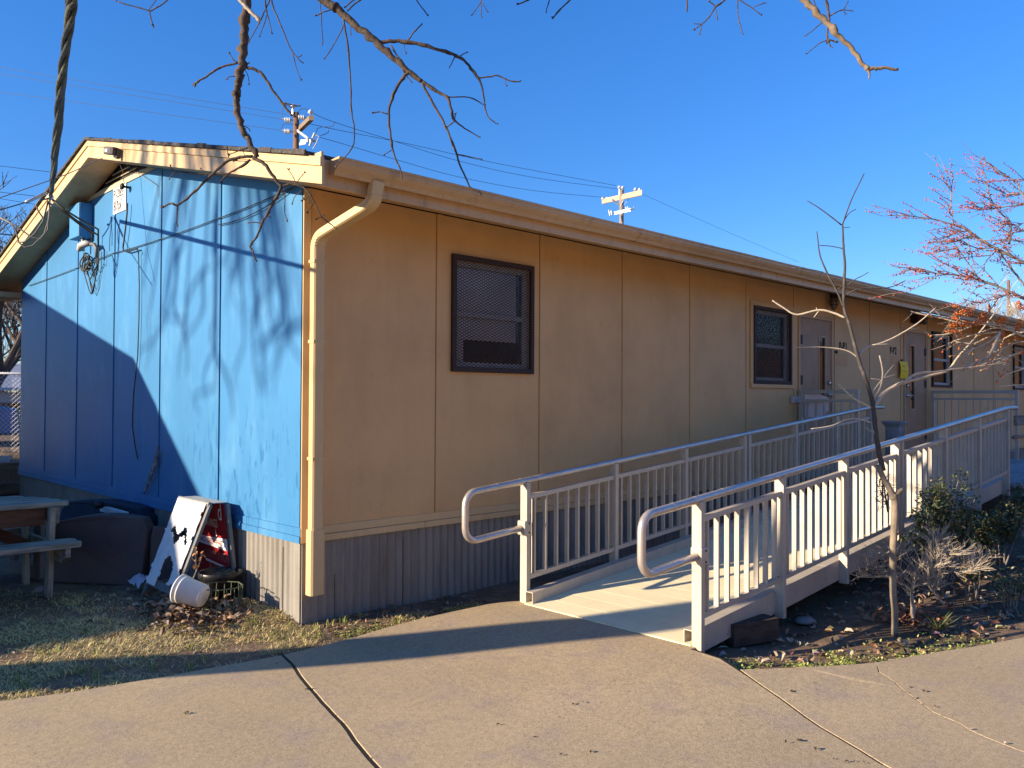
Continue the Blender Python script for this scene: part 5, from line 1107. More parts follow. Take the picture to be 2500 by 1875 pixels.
for (cx, cy, rx, ry, n) in ((1330, 390, 110, 60, 70), (1170, 460, 60, 60, 40), (1580, 480, 70, 90, 80), (1880, 500, 70, 45, 60), (1280, 570, 130, 40, 70), (1120, 600, 60, 40, 34), (1110, 690, 110, 22, 34), (1890, 730, 22, 60, 28), (1160, 300, 60, 14, 16), (1820, 550, 50, 30, 24), (2110, 640, 40, 50, 26), (2150, 560, 50, 60, 30), (1500, 560, 60, 40, 36), (1270, 770, 16, 20, 8), (1960, 820, 20, 20, 8), (2080, 790, 30, 20, 10), (2180, 320, 60, 60, 30), (2130, 250, 30, 30, 16), (1680, 340, 20, 70, 26)):
    for k in range(int(n * 1.35)):
        a = U(0, 2 * PI); q = math.sqrt(R()); p = atD(*ti(cx + rx * q * math.cos(a), cy + ry * q * math.sin(a)), BD - .5 + U(-.10, .10)); berry(be, p, U(.0048, .0072), orc())
tw.build('twig', haw, bt); bo = be.build('berries', leafm, bt, smooth=True); bo['kind'] = 'stuff'

# ------------------------------------------------------------------ bushes in the bed
def gcol(l): 
    b_ = random.choice([(.045, .058, .022), (.06, .075, .028), (.032, .042, .018), (.10, .11, .042), (.055, .065, .03)]); return tuple(c * l * 1.3 for c in b_)
def bush(name, lab, c, rx, ry, h, n, leafL, seed_cols=None, base=None, stems=9, low=.15):
    c = Vector(c); t_ = thing(name, lab, 'bush', c, None); stm = MB(); lf = MB()
    tips = []
    for i in range(stems):
        a = U(0, 2 * PI); q = math.sqrt(R()); e = c + Vector((rx * q * math.cos(a), ry * q * math.sin(a), h * U(.5, 1.0))); mid = c.lerp(e, .5) + Vector((U(-.05, .05), U(-.05, .05), .06))
        Q = spl([c + Vector((U(-.05, .05), U(-.05, .05), -.02)), mid, e], 4); stm.tube(Q, [.007, .0025], 5); tips.append(Q)
        for k in range(4):
            s_ = Q[U(0, 1) < .5 and 4 or 6]; e2 = s_ + Vector((U(-1, 1) * rx * .45, U(-1, 1) * ry * .45, U(-.02, .35) * h)); Q2 = spl([s_, s_.lerp(e2, .5) + Vector((0, 0, .03)), e2], 3); stm.tube(Q2, [.0035, .0016], 4); tips.append(Q2)
    for i in range(n):
        Q = random.choice(tips); p = Q[random.randint(len(Q) // 3, len(Q) - 1)] + Vector((U(-1, 1) * .05, U(-1, 1) * .05, U(-.04, .05)))
        if p.z < c.z + low * h: continue
        col = gcol(U(.8, 1.5)) if R() > .03 else random.choice([(.42, .22, .07), (.30, .13, .05)])
        if seed_cols and R() < .35: col = random.choice(seed_cols)
        leaf(lf, p, leafL * U(.7, 1.25), leafL * U(.35, .5), rdir(.7), (U(-.5, .5), U(-.5, .5), 1), col, .18)
    stm.build('stem', haw, t_); lf.build('foliage', leafm, t_); return t_
def gz0(x, y, z=-.03): return atZ(x, y, z)
bA = gz0(2245, 1430, 0); bA = Vector((3.95, -2.62, -.03))
bush('evergreen_bush', 'glossy dark green bush growing up against the near ramp railing', (4.45, -2.74, -.05), .80, .20, .86, 4200, .046, low=.4, stems=16)
bush('evergreen_bush', 'dark green bush spreading in the shade below the landing', (6.0, -2.8, -.03), .75, .30, .55, 2300, .048, low=.15)
bush('evergreen_bush', 'dark bush deep in shade beside the landing leg at the right edge', (7.2, -2.75, -.03), .8, .3, .75, 1500, .05)
bush('low_bush', 'small bush with pale yellow and orange leaves beside the dry twig shrub', (4.45, -3.02, -.03), .22, .16, .34, 620, .036, [(.45, .36, .10), (.50, .22, .06), (.22, .26, .07)])
bush('low_bush', 'low sprawling green plant near the path at the right', (4.3, -3.35, -.03), .30, .14, .20, 480, .036, [(.16, .20, .05)])
# spiky low plant
mb = MB(); c = atZ(2290, 1540, -.03)
for i in range(46): a = U(0, 2 * PI); L = U(.08, .19); d = Vector((math.cos(a), math.sin(a), U(.35, 1.2))).normalized(); leaf(mb, c + d * .01, L, .012, d, (0, 0, 1), gcol(U(.7, 1.4)), .1)
tag(mb.build('spiky_plant', leafm), 'small dark spiky green plant in front of the dry twig shrub', 'plant')
# dry twig shrub
ds0 = atZ(2233, 1505, -.04); DD = (ds0 - CAM).dot(_fw) - .15
dsb = thing('dry_shrub', 'leafless shrub with a dense mat of pale dry twigs right of the sapling', 'bush', ds0)
mb = MB(); ends = []
for pts, w0, w1 in (([(1215, 1160), (1205, 1000), (1210, 850), (1240, 720), (1310, 650)], 9, 6), ([(1210, 900), (1150, 850), (1080, 820), (1000, 770), (860, 770), (730, 770)], 7, 2.4), ([(1215, 850), (1300, 840), (1390, 820)], 6, 3), ([(1230, 680), (1130, 590), (1070, 560)], 6, 3), ([(1310, 650), (1420, 600), (1560, 570)], 6, 3), ([(1330, 655), (1500, 660), (1700, 655), (1830, 615)], 5, 2.6), ([(1320, 640), (1400, 540), (1440, 440)], 5, 2.6), ([(1490, 1010), (1420, 930), (1350, 840), (1360, 740), (1440, 690)], 6, 3), ([(1215, 860), (1100, 700), (1000, 640), (900, 600)], 5, 2.4), ([(1240, 720), (1000, 740), (880, 700), (780, 690)], 5, 2.2), ([(1350, 700), (1600, 720), (1760, 700)], 4, 2.2)):
    Q, r = twig(mb, te, pts, w0, w1, DD, U(-.2, .2), bud=False, k=6); ends.append(Q)
for i in range(620):
    Q = random.choice(ends); k = random.randint(len(Q) // 3, len(Q) - 1); p = Q[k]; d0 = (Q[k] - Q[k - 1]).normalized()
    d = (d0 * .5 + Vector((U(-1, 1), U(-1, 1), U(-.1, .75)))).normalized(); L = U(.05, .15); q = p + d * L; mb.tube([p, p + d * L * .5 + Vector((0, 0, .006)), q], [.0024, .0015], 4)
    for j in range(2):
        d2 = (d + Vector((U(-1, 1), U(-1, 1), U(-.4, .9))) * .9).normalized(); L2 = U(.02, .07); mb.tube([p + d * L * U(.4, 1), q + d2 * L2], [.0017, .001], 3)
mb.build('twigs', twigm, dsb)

# ------------------------------------------------------------------ grass, weeds and fallen leaves
lawn = [(-9, 2.1), (-5.2, .75), (-3.2, .05)] + [tuple(p) for p in edgeL[3:]] + [tuple(p) for p in edgeM[1:5]] + [(.95, -.35), (.4, -.06), (0, 0), (-.05, 1.0), (-.35, 1.5), (-.7, 2.0), (-1.3, 2.9), (-3, 4.2), (-9, 4.5)]
gb = MB(); cnt = 0
def blade(x, y, h, wd, lean, col):
    a = U(0, 2 * PI); z = soilz(x, y) - .003; dx, dy = math.cos(a), math.sin(a); px, py = -dy * wd, dx * wd
    x2, y2, z2 = x + dx * lean * .45, y + dy * lean * .45, z + h * .7; x3, y3, z3 = x + dx * lean, y + dy * lean, z + h * U(.6, 1)
    gb.add([(x - px, y - py, z), (x + px, y + py, z), (x2 + px * .7, y2 + py * .7, z2), (x2 - px * .7, y2 - py * .7, z2), (x3, y3, z3)], [(0, 1, 2, 3), (3, 2, 4)], col)
dry = [(.62, .48, .22), (.54, .42, .18), (.70, .56, .28), (.44, .32, .15), (.50, .44, .17)]; grn = [(.28, .31, .075), (.22, .26, .06), (.36, .37, .10), (.17, .21, .05)]
while cnt < 42000:
    x = U(-3.3, 1.0); y = U(-.75, 3.0)
    if not inpoly(x, y, lawn): cnt += .2; continue
    dn = mnoise.noise(Vector((x * 1.3, y * 1.3, 7))) + .5 * mnoise.noise(Vector((x * 4, y * 4, 2)))
    bare = sm((y - .9) / 1.1) * .75 + (.35 if x < -1 and y > .8 else 0)
    if dn < -.10 + bare * .75 and R() < .88: cnt += .3; continue
    gn = mnoise.noise(Vector((x * 2.2, y * 2.2, 20))) > .18
    col = random.choice(grn if (R() < (.2 if gn else .05)) else dry); k = U(.8, 1.2)
    h = U(.008, .032) * (1.25 if gn else 1); blade(x, y, h, U(.0012, .0030), U(.012, .085), tuple(c * k for c in col)); cnt += 1
for i in range(60):      # taller tufts
    x = U(-2.2, .6); y = U(-.5, 1.0)
    if not inpoly(x, y, lawn): continue
    for j in range(14): blade(x + U(-.025, .025), y + U(-.025, .025), U(.03, .075), .0018, U(.01, .05), random.choice(grn))
kind(gb.build('grass', bladem), 'stuff', 'short dry yellow grass between the path and the gable')
# low weeds along the bed edge
gb = MB()
for i in range(9000):
    q = R(); 
    a = Vector(edgeR[0]).lerp(Vector(edgeR[1]), R()) if R() < .45 else (Vector(edgeR[1]).lerp(Vector(edgeR[2]), R()) if R() < .5 else (Vector(edgeR[2]).lerp(Vector(edgeR[3]), R()) if R() < .6 else Vector(edgeR2[0]).lerp(Vector(edgeR2[3]), R())))
    off = abs(random.gauss(0, .09 if a.x < 1.95 else .20)); p = a + Vector((.55, .83)) * (off + .01)
    if mnoise.noise(Vector((p.x * 3, p.y * 3, 4))) < -.32: continue
    z = soilz(p.x, p.y); col = random.choice([(.17, .23, .05), (.30, .32, .075), (.46, .42, .14), (.13, .18, .04)]); leaf(gb, (p.x, p.y, z + U(0, .03)), U(.012, .028), U(.008, .018), rdir(.5), (U(-.4, .4), U(-.4, .4), 1), col, .2)
for i in range(2600):    # by the skirting right of the corner
    x = U(.05, 1.35); y = -.50 + U(-.02, .16) + .10 * x * 0
    if y > -.07 - 0 or mnoise.noise(Vector((x * 3, y * 3, 14))) < -.02: continue
    leaf(gb, (x, y, soilz(x, y) + U(0, .02)), U(.01, .024), U(.007, .015), rdir(.5), (U(-.4, .4), U(-.4, .4), 1), random.choice([(.30, .28, .10), (.16, .20, .05), (.38, .30, .13)]), .2)
kind(gb.build('weeds', leafm), 'stuff', 'low green weeds along the edge of the bed and path')
lf = MB()
def flat_leaf(x, y, z, L, col): leaf(lf, (x, y, z), L, L * U(.5, .8), (U(-1, 1), U(-1, 1), U(-.15, .3)), (U(-.5, .5), U(-.5, .5), 1), col, U(.2, .8))
for i in range(1250):     # heap round the bucket and basket
    a = U(0, 2 * PI); q = abs(random.gauss(0, .6)); x = -.42 + .26 * q * math.cos(a); y = .80 + .50 * q * math.sin(a)
    if x > -.01: continue
    flat_leaf(x, y, soilz(x, y) + .02 + .085 * max(0, 1 - q * .8) * R(), U(.035, .085), brownc())
for i in range(260):
    x = U(-1.7, -.1); y = U(.4, 2.4); flat_leaf(x, y, soilz(x, y) + .008, U(.02, .045), brownc())
kind(lf.build('fallen_leaves', leafm), 'stuff', 'heap of brown dead leaves round the bucket and wire basket')
lf = MB()
bedp = [(1.62, -2.46)] + [tuple(p) for p in edgeR] + [tuple(p) for p in edgeR2[1:4]] + [(8, -4.6), (8, -.9), (2.2, -.9), (1.62, -.9)]
for i in range(1500):
    x = U(1.6, 7.0); y = U(-4.2, -1.0)
    if not inpoly(x, y, bedp): continue
    if y > -2.2 and R() < .6: continue
    c = brownc(); flat_leaf(x, y, soilz(x, y) + .008, U(.03, .085), tuple(q * U(.8, 1.3) for q in c) if R() > .15 else (.42, .34, .25))
for i in range(90):
    a = U(0, 2 * PI); q = abs(random.gauss(0, .13)); x = ds0.x - .05 + q * math.cos(a) * 1.4; y = ds0.y + q * math.sin(a); flat_leaf(x, y, soilz(x, y) + .015 + .03 * R(), U(.05, .10), random.choice([(.36, .14, .07), (.30, .12, .06), (.40, .20, .10)]))
for i in range(130):
    x = U(.05, 1.5); y = U(-.5, -.03); flat_leaf(x, y, soilz(x, y) + .008, U(.02, .05), brownc())
kind(lf.build('fallen_leaves', leafm), 'stuff', 'brown dead leaves scattered over the dark bed under the ramp')
lf = MB()
for (x, y) in ((1780, 1552), (676, 1621), (1300, 1800), (1745, 1600), (1420, 1715), (1940, 1810), (1958, 1812), (1920, 1818), (2060, 1862), (2085, 1860), (2040, 1858), (2110, 1864), (1990, 1835), (1795, 1748), (450, 1742), (460, 1740), (743, 1684), (1930, 1686), (2215, 1678), (2260, 1690), (2385, 1633), (2275, 1727), (1990, 1671), (1365, 1845), (1400, 1720), (1445, 1840), (1210, 1770)):
    x, y = gp(x + U(-4, 4), y + U(-2, 2)); flat_leaf(x, y, slabz(x, y) + .003, U(.012, .03), (.05, .035, .025))
for q in J1[:60:1]:
    if R() < .75: flat_leaf(q[0] + U(-.008, .008), q[1] + U(-.01, .01), slabz(*q) - .006, U(.012, .024), random.choice([(.05, .035, .02), (.09, .06, .04)]))
for q in J3[4:60]:
    if R() < .5: flat_leaf(q[0], q[1], slabz(*q) + .001, U(.01, .022), random.choice([(.06, .045, .03), (.30, .25, .2)]))
kind(lf.build('leaf_bits', leafm), 'stuff', 'dark leaf crumbs scattered over the concrete path')

# ------------------------------------------------------------------ utility poles and wires
def upole(x, ytop, d, wpx, lab, mat, arms, ybot=None, brk=0):
    top = atD(x, ytop, d); base = Vector((top.x, top.y, -.3)); r = wpx * d / FPX / 2
    t_ = thing('utility_pole', lab, 'utility pole', (top.x, top.y, 0)); MB().tube([base, Vector((top.x, top.y, 4)), top], [r * 1.3, r * 1.15, r], 14).build('pole', mat, t_, smooth=True)
    return t_, top, r, d
def px(d): return d / FPX
def insulator(mb, p, s, up=Vector((0, 0, 1))): mb.lathe(p, [(s * .3, 0), (s * .3, s * .6), (s, s * .7), (s * .75, s * 1.1), (s * .8, s * 1.3), (s * .3, s * 1.8), (.0, s * 1.9)], 12, up)
pm = lambda x, y: (680 + x * .0904, 230 + y * .0904)
t_, top, r, d = upole(723.5, 275, 30, 13.5, 'brown wooden utility pole with insulators rising behind the gable roof', pole_b, None)
A = atD(*pm(560, 960), 30.2); B = atD(*pm(890, 640), 27.8)
MB().bar(A, B, Vector((.06, -.06, 0)), Vector((0, 0, .08))).build('crossarm', M('arm_wood', (.20, .155, .11), .9), t_)
ins = MB()
insulator(ins, atD(*pm(390, 400), 29.9), .10); insulator(ins, atD(*pm(868, 560), 27.9), .10)
for (xa, xb, y) in ((190, 310, 690), (180, 300, 1000), (560, 690, 625)):
    for k in range(4): p = atD(*pm(xa + (xb - xa) * k / 3, y + (xb - xa) * .02 * k), 29.7); ins.lathe(p, [(.02, -.03), (.085, -.018), (.085, .018), (.02, .03)], 10, _r2)
ins.build('insulator', porc, t_, smooth=True)
hw = MB()
hw.tube([atD(*pm(390, 400), 29.9), atD(*pm(390, 540), 29.9)], .035, 6)
for (a, b, w_) in (((80, 665), (400, 700), .03), ((80, 975), (400, 1010), .03), ((690, 630), (800, 650), .03)): hw.tube([atD(*pm(*a), 29.7), atD(*pm(*b), 29.7)], w_, 6)
hw.build('strain_hardware', galv, t_)
hw = MB(); hw.bar(atD(*pm(500, 980), 29.7), atD(*pm(770, 1180), 29.0), Vector((0, .02, 0)), Vector((0, 0, .04))); hw.bar(atD(*pm(600, 1260), 29.6), atD(*pm(1000, 1270), 29.2), Vector((0, .03, 0)), Vector((0, 0, .035))); hw.bar(atD(*pm(570, 1340), 29.6), atD(*pm(720, 1310), 29.3), Vector((0, .03, 0)), Vector((0, 0, .05))); hw.bar(atD(*pm(790, 1170), 29.2), atD(*pm(800, 1290), 29.2), Vector((.04, 0, 0)), Vector((0, .03, 0)))
hw.build('bracket', galv, t_)
fu = MB(); fu.tube([atD(*pm(980, 1050), 29.2), atD(*pm(890, 1260), 29.2), atD(*pm(840, 1400), 29.2)], .045, 8); fu.tube([atD(*pm(1000, 1100), 29.1), atD(*pm(1090, 1140), 29.1), atD(*pm(1020, 1330), 29.1), atD(*pm(930, 1480), 29.1)], .018, 6); fu.build('fuse_cutout', porc, t_)
jm = MB()
for pts in (((120, 360), (90, 480), (80, 660)), ((75, 960), (90, 880), (140, 800), (250, 795), (400, 810)), ((530, 470), (600, 400), (700, 385), (870, 440)), ((1010, 1030), (1060, 920), (1180, 880), (1380, 880), (1490, 850), (1510, 760)), ((1110, 1130), (1300, 1060), (1350, 1020), (1340, 920))): jm.tube([atD(*pm(*q), 29.3) for q in pts], .012, 5)
jm.build('jumper_wire', wirem, t_)
p2 = lambda x, y: (1440 + x * .07233, 440 + y * .07233)
t_, top, r, d = upole(1517.5, 463, 42, 10.4, 'pale wooden utility pole with a crossarm beyond the long roof', pole_m, None)
MB().bar(atD(*p2(410, 720), 44.5), atD(*p2(1750, 420), 39.5), Vector((.05, .05, 0)), Vector((0, 0, .13))).build('crossarm', M('pale_arm_wood', (.42, .33, .24), .9), t_)
ins = MB()
for q, dd in (((995, 270), 41.9), ((1110, 285), 41.8), ((1540, 345), 40.2), ((1680, 360), 39.9), ((440, 650), 44.3), ((580, 650), 44.0)): insulator(ins, atD(*p2(*q), dd) - Vector((0, 0, .05)), .10)
ins.build('insulator', porc, t_, smooth=True)
hw = MB(); hw.tube([atD(*p2(1000, 300), 41.8), atD(*p2(1000, 520), 41.8)], .035, 6)
for a, b in (((760, 650), (1010, 860)), ((1200, 510), (1040, 860)), ((1370, 570), (1160, 820))): hw.bar(atD(*p2(*a), 41.7), atD(*p2(*b), 41.7), Vector((0, .02, 0)), Vector((.03, 0, .03)))
hw.bar(atD(*p2(840, 1110), 42.2), atD(*p2(1350, 1000), 41.4), Vector((0, .04, 0)), Vector((0, 0, .08))); hw.tube([atD(*p2(750, 1090), 42.2), atD(*p2(840, 1110), 42.2)], .03, 6); hw.tube([atD(*p2(1330, 990), 41.4), atD(*p2(1480, 960), 41.4), atD(*p2(1490, 890), 41.4)], .04, 6); hw.build('bracket', galv, t_)
fu = MB()
for pts in (((640, 1010), (680, 1200)), ((720, 1020), (740, 1180)), ((640, 1010), (720, 1020)), ((680, 1200), (740, 1180)), ((1220, 900), (1250, 1080)), ((1280, 890), (1310, 1060))): fu.tube([atD(*p2(*q), 41.6) for q in pts], .035, 6)
fu.build('fuse_cutout', galv, t_)
t_, top, r, d = upole(2462, 684, 60, 6.5, 'far brown utility pole with a white transformer can at the right edge', pole_b, None)
tc_p = atD(2476, 757, 59.6); MB().lathe(tc_p, [(.18, 0), (.2, .02), (.2, .50), (.17, .55), (.05, .58)], 16).build('transformer', porc, t_, smooth=True)
mb = MB(); mb.bar(atD(2464, 745, 59.7), tc_p + Vector((0, 0, .3)), Vector((0, .03, 0)), Vector((0, 0, .04))); mb.build('mount', galv, t_)
def wire(lab, pts, r=.012, n=4):
    r *= .62
    P = [atD(*q[:2], q[2]) for q in pts]; tag(MB().tube(spl(P, n), r, 5).build('power_line', wirem), lab, 'power line', 'power lines crossing the sky')
wire('topmost power line running left from the brown pole', ((-200, 130, 31), (0, 164, 30.6), (345, 222, 30), (700, 279, 29.9)))
wire('second power line running left from the brown pole', ((-200, 150, 31), (0, 181, 30.6), (345, 236, 30), (688, 291, 29.8)))
wire('third power line running left from the brown pole', ((-200, 200, 31), (0, 225, 30.6), (345, 271, 30), (688, 318, 29.8)))
wire('upper power line between the brown and the pale pole', ((763, 276, 28), (815, 298, 29), (958, 343, 32), (1120, 393, 35.5), (1300, 433, 38.5), (1507, 461, 41.8)), .016)
wire('middle power line between the brown and the pale pole', ((750, 301, 29), (833, 319, 30), (1000, 352, 33), (1170, 390, 36), (1350, 425, 39), (1504, 453, 41.8)), .016)
wire('lowest power line between the brown and the pale pole', ((780, 335, 29), (833, 350, 30), (975, 392, 33), (1120, 432, 36), (1300, 465, 40), (1476, 482, 44.2)), .016)
wire('power line sloping right from the pale pole', ((1567, 473, 39.6), (1667, 518, 42), (1820, 585, 46), (1950, 640, 50)), .012)
wire('faint power line left of the cable bundle', ((-60, 398, 24), (0, 405, 24), (150, 423, 24.5), (300, 440, 25)), .012)
wire('upper of two close power lines left of the gable', ((-60, 462, 22), (0, 469, 22), (90, 479, 22.5), (200, 490, 23)), .012)
wire('lower of two close power lines left of the gable', ((-60, 478, 22), (0, 485, 22), (100, 501, 22.5), (220, 515, 23)), .010)
wire('thick low power line left of the gable eave', ((-60, 565, 20), (0, 571, 20), (53, 576, 20.4), (160, 586, 21)), .026)
wire('thin low power line just above the gable eave', ((-60, 602, 20), (0, 606, 20), (35, 609, 20.4), (120, 617, 21)), .016)

# ------------------------------------------------------------------ behind the building
te_ = MB()
kind(MB().box(-14, 7, 8.40, 8.41, -.05, .02).build('terrace_step', soilm), 'structure', 'soil behind the timber edging')
for i, (z0, z1, yo) in enumerate(((.0, .17, 8.22), (.18, .35, 8.25), (.47, .62, 8.55))):
    tag(MB().box(-4.5, 5.2, yo, yo + .15, z0, z1).build('landscape_timber', timber if i < 2 else M('pale_timber', (.22, .18, .14), .9, n=[(20, (.15, 1, 1), (.5,), .45, .7)]), None, bevel=.008), ('lowest', 'middle', 'topmost')[i] + ' landscape timber edging the raised ground behind the gable', 'timber', 'landscape timbers edging the raised ground')
fD = 15.2
fa = atD(-260, 910, fD); fb = atD(75, 912, fD + .6); F0 = Vector((fa.x, fa.y, .5)); F1 = Vector((fb.x, fb.y, .5)); F1 = F0.lerp(F1, 2.6); ft = atD(25, 911, fD + .3).z
fe = thing('chain_link_fence', 'chain-link fence with a top rail behind the blue gable', 'fence', F0.lerp(F1, .5))
MB().tube([Vector((F0.x, F0.y, ft)), Vector((F1.x, F1.y, ft))], .022, 10).build('top_rail', galv, fe, smooth=True)
LF = (F1 - F0).length; df = (F1 - F0).normalized()
mb = MB(); q = -1.9
while q < LF:
    for sg in (1, -1):
        pts = []
        a0 = q if sg > 0 else q + (ft - .5); 
        p0 = F0 + df * a0; p1 = F0 + df * (a0 + sg * (ft - .47)); mb.tube([Vector((p0.x, p0.y, .5)), Vector((p1.x, p1.y, ft + .03))], .0042, 3, cap=False)
    q += .085
mb.build('chain_mesh', galv, fe)
for i in range(5): p = F0 + df * (LF * i / 4 + .2); MB().tube([(p.x, p.y, .2), (p.x, p.y, ft)], .03, 8).build('fence_post', galv, fe, smooth=True)
# car behind the fence
cb0 = atD(-10, 1062, 18.5); car = thing('parked_car', 'pale blue parked car half hidden by the fence behind the gable', 'car', (cb0.x, cb0.y, .45))
ex = Vector((.8, -.6, 0)).normalized() if False else Vector((1, .15, 0)).normalized(); ey = Vector((-ex.y, ex.x, 0)); o_ = Vector((cb0.x + .55, cb0.y, .5))
prof = [(-4.2, .25), (-4.25, .75), (-3.5, .88), (-2.8, 1.33), (-1.5, 1.38), (-.75, .92), (-.1, .80), (.0, .35), (-.1, .22)]
pr = [o_ + ex * a + Vector((0, 0, b)) for a, b in prof]; MB().prism(pr, ey * 1.65).build('car_body', carm, car, bevel=.06)
for (a, b) in (((-3.35, .90), (-2.1, 1.30)), ((-2.02, .90), (-.95, 1.30))):
    q = [o_ + ex * a[0] + Vector((0, 0, a[1])), o_ + ex * b[0] + Vector((0, 0, a[1])), o_ + ex * (b[0] - .25) + Vector((0, 0, b[1] - .02)), o_ + ex * (a[0] + .45) + Vector((0, 0, b[1] - .02))]; MB().prism([p - ey * .012 for p in q], ey * .01).build('car_window', glassd, car)
for a in (-3.4, -.85): MB().lathe(o_ + ex * a - ey * .02 + Vector((0, 0, .31)), [(.1, -.01), (.31, 0), (.33, .02), (.33, .2)], 20, ey).build('wheel', blackp, car, smooth=True)
# grey outbuilding behind the fence
oc = atD(20, 1000, 24); ob = thing('grey_shed', 'grey sided shed with a sloping roof behind the chain-link fence', 'shed', (oc.x, oc.y, .4))
MB().box(oc.x - 4, oc.x + 5, oc.y, oc.y + 3, .3, 1.7).build('shed_wall', trailm, ob)
mb = MB(); mb.prism([(oc.x - 4.3, oc.y - .3, 1.75), (oc.x + 5.3, oc.y - .3, 1.75), (oc.x + 5.3, oc.y + 2, 2.5), (oc.x - 4.3, oc.y + 2, 2.5)], (0, .02, .08)); mb.prism([(oc.x - 4.3, oc.y + 2, 2.5), (oc.x + 5.3, oc.y + 2, 2.5), (oc.x + 5.3, oc.y + 3.4, 1.9), (oc.x - 4.3, oc.y + 3.4, 1.9)], (0, .02, .08)); mb.build('shed_roof', M('shed_roof_metal', (.40, .41, .43), .6), ob)
mb = MB()
for k in range(5): mb.box(oc.x - 3.9 + k * 1.8, oc.x - 3.0 + k * 1.8, oc.y - .02, oc.y - .005, .8, 1.4)
mb.build('shed_window', glassd, ob)
# yard stake, white sign plate, crumpled sheet
mb = MB(); mb.tube([atD(43, 998, 13.6), atD(49, 1045, 13.4), atD(50, 1120, 13.2)], .014, 6); tag(mb.build('garden_stake', M('yellow_stake', (.55, .48, .2), .7)), 'thin yellow stake leaning by the back corner of the gable', 'stake')
q = [atD(*a, 13.2) for a in ((-30, 1112), (32, 1113), (18, 1134), (-30, 1136))]
mb = MB(); mb.prism(q, (-.01, -.02, 0)); tag(mb.build('yard_sign', signw), 'white plate lying on the raised ground behind the gable', 'sign')
n = 12; mb = MB(); c = atD(26, 1166, 12.6)
for i in range(n):
    for j in range(n): u_, v_ = i / (n - 1) - .5, j / (n - 1) - .5; mb.v.append((c.x + .5 * u_, c.y + .35 * v_, c.z - .08 + .16 * abs(mnoise.noise(Vector((u_ * 6, v_ * 6, 1)))) + .10 * (1 - 4 * u_ * u_)))
for i in range(n - 1):
    for j in range(n - 1): mb.f.append((i * n + j, (i + 1) * n + j, (i + 1) * n + j + 1, i * n + j + 1))
tag(mb.build('plastic_sheet', whitep), 'crumpled white plastic sheet between the landscape timbers', 'plastic sheet')
gb = MB()
for i in range(900):
    p = atD(U(-60, 55), U(1075, 1140), U(13, 15)); z = .5; d = Vector((U(-1, 1), U(-1, 1), U(.6, 1.6))).normalized(); L = U(.08, .35); s_ = Vector((-d.y, d.x, 0)) * .006; a = Vector((p.x, p.y, .46))
    gb.add([a - s_, a + s_, a + d * L], [(0, 1, 2)], random.choice([(.42, .33, .2), (.34, .25, .14), (.5, .42, .28), (.25, .17, .1)]))
kind(gb.build('dry_weeds', bladem), 'stuff', 'tall dry weeds on the raised ground behind the gable')
# trees: recursive bare trees, one per thing
def bare_tree(name, lab, base, H, seed, levels=5, mat=bark, spread=.55, minr=.006, group=None, w0=None, nb=3):
    rs = random.Random(seed); base = Vector(base); t_ = thing(name, lab, 'tree', base, group); mb = MB(); tk = MB()
    def grow(p, d, L, r, lv):
        pts = [p]; q = p; dd = d.copy()
        for k in range(3):
            dd = (dd + Vector((rs.uniform(-.22, .22), rs.uniform(-.22, .22), rs.uniform(-.08, .16)))).normalized(); q = q + dd * L / 3; pts.append(q)
        (tk if lv == levels else mb).tube(pts, [r, r * .9, r * .8, r * .68], 8 if lv > 3 else (5 if lv > 1 else 3), cap=False)
        if lv == 0: return
        for k in range(nb if lv < levels else nb + 1):
            nd = (dd + Vector((rs.uniform(-1, 1), rs.uniform(-1, 1), rs.uniform(-.35, .75))) * spread * 1.25).normalized(); st_ = pts[rs.choice((1, 2, 3, 3))] if k else pts[3]
            grow(st_, nd, L * rs.uniform(.62, .86), max(minr, r * rs.uniform(.5, .66)), lv - 1)
    grow(base, Vector((rs.uniform(-.1, .1), rs.uniform(-.1, .1), 1)), H * .30, w0 or H * .026, levels)
    tk.build('trunk', mat, t_, smooth=True); mb.build('crown', mat, t_); return t_
p = atD(-60, 900, 19); bare_tree('background_tree', 'dark leafless tree with crooked limbs seen under the gable eave at the left edge', (p.x, p.y, .3), 6.4, 5, 6, spread=.75, minr=.007)
p = atD(30, 900, 30); bare_tree('background_tree', 'farther leafless tree behind the fence at the left edge', (p.x, p.y, .3), 6.6, 9, 6, spread=.7, minr=.012)
def thicket(name, lab, c, rx, ry, h, n, colr, seed, group=None):
    rs = random.Random(seed); c = Vector(c); t_ = thing(name, lab, 'hedge', c, group); mb = MB()
    for i in range(n):
        a = c + Vector((rs.uniform(-rx, rx), rs.uniform(-ry, ry), 0)); d = Vector((rs.uniform(-.6, .6), rs.uniform(-.6, .6), 1)).normalized(); L = h * rs.uniform(.5, 1)
        m1 = a + d * L * .5 + Vector((rs.uniform(-.1, .1), rs.uniform(-.1, .1), 0)); e = a + d * L; mb.tube([a, m1, e], [.012, .005], 3, cap=False)
        for k in range(5): s_ = m1.lerp(e, rs.random()); mb.tube([s_, s_ + Vector((rs.uniform(-.4, .4), rs.uniform(-.4, .4), rs.uniform(.0, .5))) * .8], [.006, .003], 3, cap=False)
    mb.build('twigs', colr, t_); return t_
brush = M('brush_twig', (.20, .145, .10), .9, n=[(4, I3, (.6,), .42, .7)])
p = atD(0, 900, 27); thicket('brush_hedge', 'brown leafless brush hedge behind the chain-link fence', (p.x, p.y, .3), 5, .8, 2.9, 900, brush, 3)
